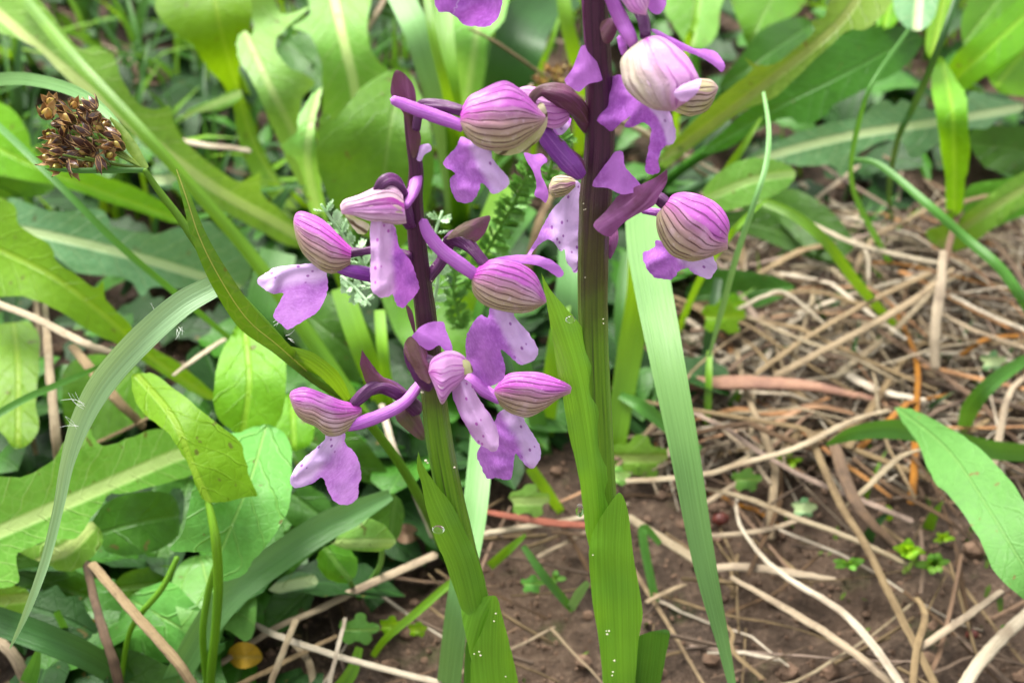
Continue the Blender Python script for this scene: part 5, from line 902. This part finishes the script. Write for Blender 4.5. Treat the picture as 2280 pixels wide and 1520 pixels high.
# ------------------------------------------------------------------ dry straws, one by one
def straw(pts, r, mat, label, group='dry straws traced over the ground', flat=.33, name='straw', sides=10):
    n_ = 4*len(pts); pts = [(x+1.6*noise.noise((x*.05, y*.05, 1)), y+1.6*noise.noise((x*.05, y*.05, 8)), h) for x, y, h in spline(pts, n_)]
    g = tube(pts, [q*.88 for q in r], 'h', sides, n=3*n_, flat=flat, rough=.16, up=True)
    return single(name, g, mat, label, 'straw', group, min(g[0], key=lambda v: v.z))
ST = [
 ([(2069, 609, 1.9), (1936, 672, 1.8), (1789, 756, 1.4), (1683, 833, .9)], [8, 9, 9, 8], 'straw', 'upper of two parallel tan straws slanting through the tangle'),
 ([(2122, 598, 2.0), (2024, 675, 1.9), (1866, 763, 1.6), (1726, 837, 1.0)], [6, 12, 11, 10], 'straw', 'lower thicker one of two parallel tan straws in the tangle'),
 ([(1662, 703, 1.2), (1778, 753, 1.4), (1901, 798, 1.3), (2006, 851, 1.0)], [6, 8, 8, 6], 'strawp', 'pale straw crossing under the two parallel tan straws'),
 ([(2100, 560, 2.4), (2094, 640, 2.2), (2083, 728, 1.8), (2083, 820, 1.2)], [9, 14, 14, 12], 'straw', 'thick upright golden straw with a blunt lower end'),
 ([(1526, 854, 1.0), (1655, 851, 1.2), (1796, 858, 1.2), (1901, 879, 1.0), (2006, 903, .7)], [26, 27, 22, 14, 9], 'strawrose', 'broad flat rosy straw lying beside the wide pale blade'),
 ([(1543, 935, .6), (1640, 910, .8), (1726, 921, .8), (1848, 886, .8)], [7, 8, 9, 5], 'strawo', 'orange straw below the broad flat rosy straw'),
 ([(1700, 960, .6), (1800, 905, .9), (1900, 920, .7)], [9, 11, 8], 'strawo', 'short yellow-orange straw near the broad flat rosy straw'),
 ([(1365, 1072, 1.0), (1480, 1066, 1.0), (1560, 1058, 1.1), (1640, 1035, 1.2), (1770, 998, 1.3), (1900, 935, 1.2), (2010, 908, .9)], [9, 10, 10, 10, 10, 9, 6], 'strawp', 'long pale straw curving from the tall orchid to the lance-shaped leaf'),
 ([(1398, 1150, .9), (1470, 1196, .9), (1555, 1250, .8)], [12, 14, 15], 'strawp', 'thick white peeled straw ending beside the wide pale blade'),
 ([(1640, 1110, .7), (1645, 1160, .8), (1690, 1230, .9), (1760, 1290, .9), (1860, 1350, 1.0), (1940, 1430, 1.0), (2030, 1560, .8)], [4, 5, 7, 10, 12, 13, 13], 'strawp', 'smooth white curved straw lying on the soil'),
 ([(1630, 1285, .5), (1760, 1360, .6), (1870, 1430, .7), (2040, 1560, .7)], [7, 12, 13, 14], 'straw', 'straight purplish tan stem below the smooth white curved straw'),
 ([(1560, 1085, .8), (1660, 1108, .9), (1780, 1155, 1.0), (1900, 1200, .9), (2020, 1255, .6)], [5, 9, 10, 10, 8], 'strawp', 'long tan straw pointing at the upright seedlings'),
 ([(1800, 960, 1.2), (1870, 1120, 1.0), (1920, 1200, .9), (1990, 1340, .7), (2100, 1560, .4)], [10, 11, 11, 11, 12], 'straw', 'tan straw crossing the long straw near the seedlings'),
 ([(1850, 960, 1.2), (1880, 1060, 1.1), (1920, 1140, 1.0), (1995, 1215, .6)], [16, 18, 16, 10], 'strawb', 'broad rusty brown stem beside the crossing tan straws'),
 ([(1880, 1130, .7), (1930, 1085, 1.2), (2000, 1020, 1.4), (2050, 1000, 1.2)], [7, 10, 11, 8], 'strawp', 'grey weathered straw end under the lance-shaped leaf'),
 ([(2050, 1440, .5), (2140, 1380, .8), (2230, 1315, .9)], [11, 12, 8], 'straw', 'short tan stem lying near the red husk'),
 ([(2320, 1340, .9), (2240, 1410, 1.0), (2170, 1490, .9), (2110, 1590, .6)], [16, 18, 18, 14], 'strawp', 'split pale straw below the lance-shaped leaf'),
 ([(2050, 1180, .4), (2055, 1260, .7), (2050, 1320, .6)], [5, 6, 5], 'strawb', 'thin upright brown stem among the seedlings'),
 ([(2040, 1330, .5), (2060, 1370, .6), (2040, 1450, .6), (2030, 1570, .4)], [8, 9, 10, 10], 'straw', 'forked tan straw standing on the soil'),
 ([(2090, 1380, .4), (2160, 1440, .5), (2260, 1530, .4)], [6, 7, 6], 'strawb', 'thin dark twig near the red husk'),
 ([(970, 1235, 1.0), (800, 1310, 1.0), (700, 1360, .9), (600, 1405, .8), (420, 1525, .6)], [14, 14, 11, 10, 10], 'straw', 'long grey-brown stem slanting from the slender orchid to the sorrel'),
 ([(560, 1385, .8), (620, 1415, 1.1), (760, 1462, 1.0), (980, 1520, .8)], [7, 11, 11, 11], 'strawp', 'pale straw lying across the soil before the slender orchid'),
 ([(660, 1380, 1.2), (630, 1450, 1.4), (590, 1560, 1.0)], [9, 9, 9], 'strawp', 'short grey straw crossing over the fallen pale straw'),
 ([(770, 1375, 1.1), (750, 1450, 1.3), (725, 1560, 1.0)], [5, 6, 6], 'strawp', 'thin grey straw beside the oval dull leaf'),
 ([(655, 1430, .7), (690, 1480, .7), (700, 1560, .6)], [10, 10, 9], 'strawp', 'bent whitish straw under the fallen pale straw'),
 ([(500, 1540, .6), (620, 1480, .8), (750, 1415, .8)], [9, 9, 7], 'straw', 'golden straw under the crossing grey straw'),
 ([(205, 1255, 2.7), (300, 1365, 2.7), (400, 1480, 2.4), (450, 1560, 1.9)], [12, 14, 14, 12], 'straw', 'tan stem leaning under the small folded dandelion lobe'),
 ([(190, 1250, 2.3), (225, 1390, 2.2), (255, 1480, 1.8), (275, 1580, 1.0)], [9, 12, 13, 13], 'strawb', 'grey-brown twig standing beside the fallen yellow leaf'),
 ([(-20, 1410, 1.4), (30, 1460, 1.4), (70, 1540, .9)], [14, 16, 14], 'straw', 'brown twig at the hanging tip of the pale hairy leaf'),
 ([(-20, 670, 4.4), (70, 705, 4.4), (150, 745, 4.3), (200, 770, 4.2), (275, 795, 3.6)], [11, 12, 13, 13, 8], 'strawp', 'jointed tan straw ending at the pale hairy leaf'),
 ([(100, 660, 3.4), (105, 760, 3.6), (115, 870, 3.6), (128, 1000, 3.0), (140, 1100, 1.8)], [6, 11, 12, 13, 13], 'strawp', 'grey upright straw in front of the lime leaf'),
 ([(160, 770, 3.0), (205, 825, 3.0), (260, 890, 2.8), (320, 950, 2.2)], [11, 14, 14, 10], 'straw', 'mottled brown twig under the pale hairy leaf'),
 ([(215, 985, 1.8), (280, 955, 2.2), (330, 930, 2.4)], [7, 8, 6], 'straw', 'short brown straw below the mottled twig'),
 ([(30, 850, 2.4), (60, 930, 2.0), (80, 1010, 1.2)], [6, 7, 7], 'straw', 'thin tan straw between the lime leaf and the upright straw'),
 ([(385, 835, 3.0), (440, 795, 3.2), (500, 755, 3.0)], [5, 9, 8], 'strawp', 'pale straw pointing at the lime sorrel leaf'),
 ([(395, 312, 3.4), (470, 325, 3.4), (556, 336, 3.0)], [10, 11, 10], 'strawp', 'pinkish blunt straw lying in the dark hollow'),
 ([(850, 900, 2.0), (880, 1010, 1.9), (920, 1085, 1.6), (965, 1195, .8)], [8, 10, 10, 9], 'strawp', 'pale bent straw behind the shorter orchid stem'),
 ([(1080, 1138, 1.0), (1200, 1160, 1.1), (1330, 1172, 1.0)], [9, 13, 11], 'strawred', 'salmon red straw between the two orchid stems'),
 ([(1060, 1190, .8), (1150, 1175, .8), (1300, 1150, .7), (1400, 1120, .6)], [9, 10, 8, 6], 'strawp', 'pale straw lying just under the salmon red straw'),
 ([(1044, 66, 6.6), (1100, 92, 6.2), (1200, 160, 5.2), (1320, 235, 3.8), (1450, 310, 2.6), (1585, 400, 1.2)], [6, 12, 13, 13, 13, 14], 'straw', 'dry brown stick passing behind the tall orchid with a split end'),
 ([(1370, 260, 3.8), (1450, 300, 3.2), (1520, 345, 2.4), (1600, 385, 1.6)], [8, 11, 12, 11], 'strawp', 'paler stick lying along the dry brown stick'),
 ([(1230, 430, 2.6), (1200, 500, 2.4), (1175, 600, 1.6), (1160, 720, .4)], [8, 12, 12, 10], 'straw', 'tan straw showing between the two orchid stems'),
 ([(870, -30, 4), (840, 30, 3.6), (815, 75, 3)], [7, 7, 4], 'straw', 'short straw in the gap beside the pale streaked blade'),
 ([(1690, 610, 1.4), (1780, 560, 1.5), (1860, 545, 1.4)], [9, 11, 8], 'straw', 'blurred tan straw above the parallel straws'),
 ([(1790, 490, 2.2), (1900, 540, 2.0), (2010, 570, 1.8), (2110, 590, 1.6)], [7, 10, 10, 8], 'strawp', 'golden straw below the lime blade pointing into the tangle'),
 ([(2090, 480, 2.4), (2160, 445, 2.2), (2260, 430, 1.6)], [8, 9, 8], 'straw', 'tan straw beneath the upright lime leaf'),
 ([(2140, 450, 2.2), (2120, 520, 2.2), (2100, 600, 2.0)], [7, 9, 9], 'strawr', 'reddish straw joint under the upright lime leaf'),
 ([(1640, 690, 1.3), (1700, 660, 1.6), (1745, 650, 1.6), (1800, 690, 1.4), (1850, 735, 1.1)], [6, 7, 7, 8, 8], 'strawp', 'kinked pale straw arching behind the parallel straws'),
 ([(1720, 655, 1.4), (1820, 650, 1.5), (1890, 670, 1.4), (1960, 690, 1.2)], [8, 10, 10, 8], 'straw', 'golden arched straw above the parallel straws'),
 ([(1880, 830, .8), (1960, 870, 1.0), (2060, 890, 1.0)], [16, 14, 10], 'strawp', 'wide pale split straw under the upright golden straw'),
 ([(2100, 700, 1.6), (2180, 740, 1.5), (2300, 780, 1.2)], [8, 9, 8], 'straw', 'straw running from the golden straw toward the curved stalk'),
 ([(2140, 790, 1.0), (2200, 755, 1.2), (2300, 745, 1.0)], [7, 9, 8], 'strawo', 'orange straw beside the curved green stalk'),
 ([(2120, 660, 1.6), (2200, 700, 1.4), (2320, 750, 1.0)], [7, 8, 7], 'strawp', 'pale straw crossing beneath the curved green stalk'),
 ([(1560, 1195, .4), (1700, 1180, .5), (1800, 1150, .4)], [8, 9, 6], 'straw', 'dull straw half sunk in the soil under the pale straw'),
 ([(1570, 1265, .3), (1660, 1262, .4), (1760, 1275, .4), (1860, 1290, .3)], [12, 15, 14, 8], 'straw', 'flat splintered straw beside the smooth white curved straw'),
 ([(1440, 1340, .3), (1500, 1310, .4), (1530, 1300, .3)], [7, 7, 4], 'straw', 'short tan scrap on bare soil beside the tall orchid'),
 ([(1600, 1370, .3), (1630, 1410, .4), (1632, 1450, .4), (1700, 1510, .3)], [4, 6, 7, 5], 'straw', 'thin curly tan root beside the pale blade tip'),
 ([(1900, 1020, 1.0), (1990, 1090, .9), (2100, 1150, .6), (2160, 1200, .4)], [6, 7, 7, 5], 'strawb', 'dark thin straw on damp soil under the lance-shaped leaf'),
]
for pts, r, m, lb in ST: straw(pts, r, m, lb)
# the loose straw tangle, each straw its own thing
rs = random.Random(36)
CW = {'straw': 'tan', 'strawp': 'pale', 'strawb': 'brown', 'strawo': 'orange', 'strawr': 'reddish'}
def loose(n, region, lens, mats, where, group, rad=(.0003, .0011), hmax=.012, name='straw'):
    for _ in range(n):
        for _t in range(20):
            x, y = rs.uniform(region[0], region[2]), rs.uniform(region[1], region[3])
            if noise.noise((x*.004, y*.006, 7)) > -.25: break
        c = G(x, y); a = rs.gauss(-.35, .8) if rs.random() < .7 else rs.uniform(0, 3.14); L = lens[0]+(lens[1]-lens[0])*rs.random()**1.3; h0 = rs.uniform(.001, hmax); tl = rs.gauss(0, .1)
        d_ = Vector((math.cos(a), math.sin(a), tl)); s_ = Vector((-math.sin(a), math.cos(a), 0)); k = rs.gauss(0, .05)*L; k2 = rs.gauss(0, .008)*L; pts = []
        kink = rs.random() < .3; kt = rs.uniform(-.25, .25); ks = rs.choice((-1, 1))*rs.uniform(.15, .6)
        N = 11
        for i in range(N):
            t = i/(N-1)-.5; q = c+d_*t*L+s_*(k*t*t*2+k2*math.sin(t*9)+(max(0, t-kt)*ks*L if kink else 0)); q.z = max(relief(q.x, q.y)+.0006, h0+tl*t*L-abs(t)*h0*.8); pts.append(q)
        r = rs.uniform(*rad); g = tube3(pts, [r*(1-.45*i/(N-1)) for i in range(N)], 8, flat=rs.uniform(.18, .4), rough=.2, up=True)
        m = rs.choice(mats); lb = ' '.join(['bent' if kink else ('long' if L > (lens[0]+lens[1])*.5 else 'short'), 'thick' if r > (rad[0]+rad[1])*.55 else 'thin', CW[m], 'straw', where])
        tag(build(name, g, m, None, pts[N//2]), lb, 'straw', group+', '+lb.split(' straw')[0])
SM = ['straw', 'straw', 'strawp', 'strawb', 'strawp', 'straw', 'strawr']
loose(190, (1480, 540, 2330, 1060), (.025, .085), SM+['strawo'], 'in the loose tangle on the ground', 'straws of the loose tangle', hmax=.014)
loose(26, (1400, 1000, 2330, 1540), (.012, .05), SM+['strawb', 'strawb'], 'scattered over the bare soil', 'straws on the bare soil', rad=(.0002, .0006), hmax=.005)
loose(16, (600, 1200, 1350, 1540), (.012, .04), SM+['strawb', 'strawb'], 'on the soil around the orchid stems', 'straw scraps round the orchids', rad=(.0002, .0006), hmax=.004)
loose(25, (-40, 20, 1900, 700), (.03, .09), SM+['strawb'], 'lying deep under the dandelion leaves', 'straws under the leaves', hmax=.012)
loose(12, (-40, 700, 700, 1540), (.02, .07), SM+['strawb'], 'lying deep under the sorrel', 'straws under the sorrel', hmax=.01)
# ------------------------------------------------------------------ undergrowth of small broad leaves, gap shade put into the darkest colour
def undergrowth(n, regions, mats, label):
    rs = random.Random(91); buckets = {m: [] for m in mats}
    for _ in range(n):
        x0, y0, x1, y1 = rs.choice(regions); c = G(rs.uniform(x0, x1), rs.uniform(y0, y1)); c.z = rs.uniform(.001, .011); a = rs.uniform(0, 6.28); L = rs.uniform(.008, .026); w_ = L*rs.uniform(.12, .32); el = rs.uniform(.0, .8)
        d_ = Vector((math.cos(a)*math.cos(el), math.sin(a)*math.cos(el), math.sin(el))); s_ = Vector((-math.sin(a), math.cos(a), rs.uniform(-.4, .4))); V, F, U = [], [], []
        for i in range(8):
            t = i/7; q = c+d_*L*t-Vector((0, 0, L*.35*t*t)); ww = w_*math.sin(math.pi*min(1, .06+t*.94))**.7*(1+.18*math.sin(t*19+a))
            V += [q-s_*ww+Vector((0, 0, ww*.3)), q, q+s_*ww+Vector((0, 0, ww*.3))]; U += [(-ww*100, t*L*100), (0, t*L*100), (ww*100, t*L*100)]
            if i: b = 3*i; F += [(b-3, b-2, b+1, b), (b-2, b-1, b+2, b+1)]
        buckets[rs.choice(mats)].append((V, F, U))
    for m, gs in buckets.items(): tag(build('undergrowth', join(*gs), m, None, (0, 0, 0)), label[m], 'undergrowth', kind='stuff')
undergrowth(1000, [(-150, -120, 700, 700), (500, -120, 1500, 700), (1450, -120, 2450, 460), (-150, 700, 620, 1560), (560, 700, 960, 1200), (950, 500, 1480, 980)], ['under', 'dark', 'under'], {'under': 'mass of small leaves under the weeds, gap shade put into their dark colour', 'dark': 'green mass of small leaves low among the weeds'})
# ------------------------------------------------------------------ low grass and herb mass behind and around
rs = random.Random(77)
def litter(n, region, mats, label):
    rs = random.Random(17); bk = {m: [] for m in mats}
    for _ in range(n):
        c = G(rs.uniform(region[0], region[2]), rs.uniform(region[1], region[3])); a = rs.uniform(0, 6.28); L = rs.uniform(.005, .028); r = rs.uniform(.00015, .0004); h = rs.uniform(.0005, .006); tl = rs.gauss(0, .12)
        d_ = Vector((math.cos(a), math.sin(a), 0)); s_ = Vector((-math.sin(a), math.cos(a), 0)); k = rs.gauss(0, .08)*L; pts = []
        for i in range(5):
            t = i/4-.5; q = c+d_*t*L+s_*k*t*t; q.z = max(relief(q.x, q.y)+.0003, h+tl*t*L); pts.append(q)
        bk[rs.choice(mats)].append(tube3(pts, [r]*5, 4, flat=.5))
    for m, gs in bk.items(): tag(build('straw_litter', join(*gs), m, None, (0, 0, 0)), label % CW[m], 'litter', kind='stuff')
litter(1600, (1420, 500, 2400, 1060), ['straw', 'strawb', 'strawp'], 'fine %s straw litter under the straw tangle')
litter(60, (600, 1040, 2400, 1560), ['strawb', 'straw'], 'fine %s straw bits on the bare soil')
def tuft_mass(n, xr, yr, hr, wr_, mats, name, label, cond=None):
    buckets = {m: [] for m in mats}
    for _ in range(n):
        x, y = rs.uniform(*xr), rs.uniform(*yr)
        if cond and not cond(x, y): continue
        a = rs.uniform(0, 6.28); L = rs.uniform(*hr); w_ = rs.uniform(*wr_); lean = rs.uniform(.2, 1.1); d_ = Vector((math.cos(a), math.sin(a), 0)); s_ = Vector((-math.sin(a+.6), math.cos(a+.6), 0)); V, F, U = [], [], []
        for i in range(6):
            t = i/5; q = Vector((x, y, relief(x, y)))+d_*L*lean*t*t*.8+Vector((0, 0, L*(t-.35*lean*t*t))); ww = w_*(1-t**2.2)+.00008
            V += [q-s_*ww, q+Vector((0, 0, -ww*.5)), q+s_*ww]; U += [(-ww*100, t*L*100), (0, t*L*100), (ww*100, t*L*100)]
            if i: b = 3*i; F += [(b-3, b-2, b+1, b), (b-2, b-1, b+2, b+1)]
        buckets[rs.choice(mats)].append((V, F, U))
    for m, gs in buckets.items():
        if gs: tag(build(name, join(*gs), m, None, (0, 0, 0)), label[m], 'grass', kind='stuff')
LB = {'bgreen': 'mass of green grass behind the weeds', 'bdark': 'mass of dark grass low under the leaves', 'blime': 'mass of lime grass growing beyond the leaves'}  # dark blades are mixed at random through the grass
def in_straw(x, y): return noise.noise((x*30, y*30, 6)) > .05
tuft_mass(420, (.02, .26), (.2, .42), (.006, .02), (.0004, .0011), ['bgreen', 'blime', 'bdark'], 'grass', {'bgreen': 'sparse short green shoots coming up through the straw', 'blime': 'sparse short lime shoots coming up through the straw', 'bdark': 'sparse short dark shoots low in the straw'}, in_straw)
def behind(x, y): return (y > .30 and (x < .0 or y > .40)) and noise.noise((x*9, y*9, 1)) > -.3
tuft_mass(4200, (-.32, .34), (.28, .62), (.015, .05), (.0007, .002), ['bgreen', 'bdark', 'bgreen', 'blime'], 'grass', LB, behind)
def around(x, y): return (abs(x) > .2 or y > .55) and not (abs(x) < .12 and y < .2)
tuft_mass(5000, (-.9, .9), (-.1, 1.5), (.03, .09), (.0008, .0025), ['bgreen', 'blime', 'bdark'], 'grass', LB, around)
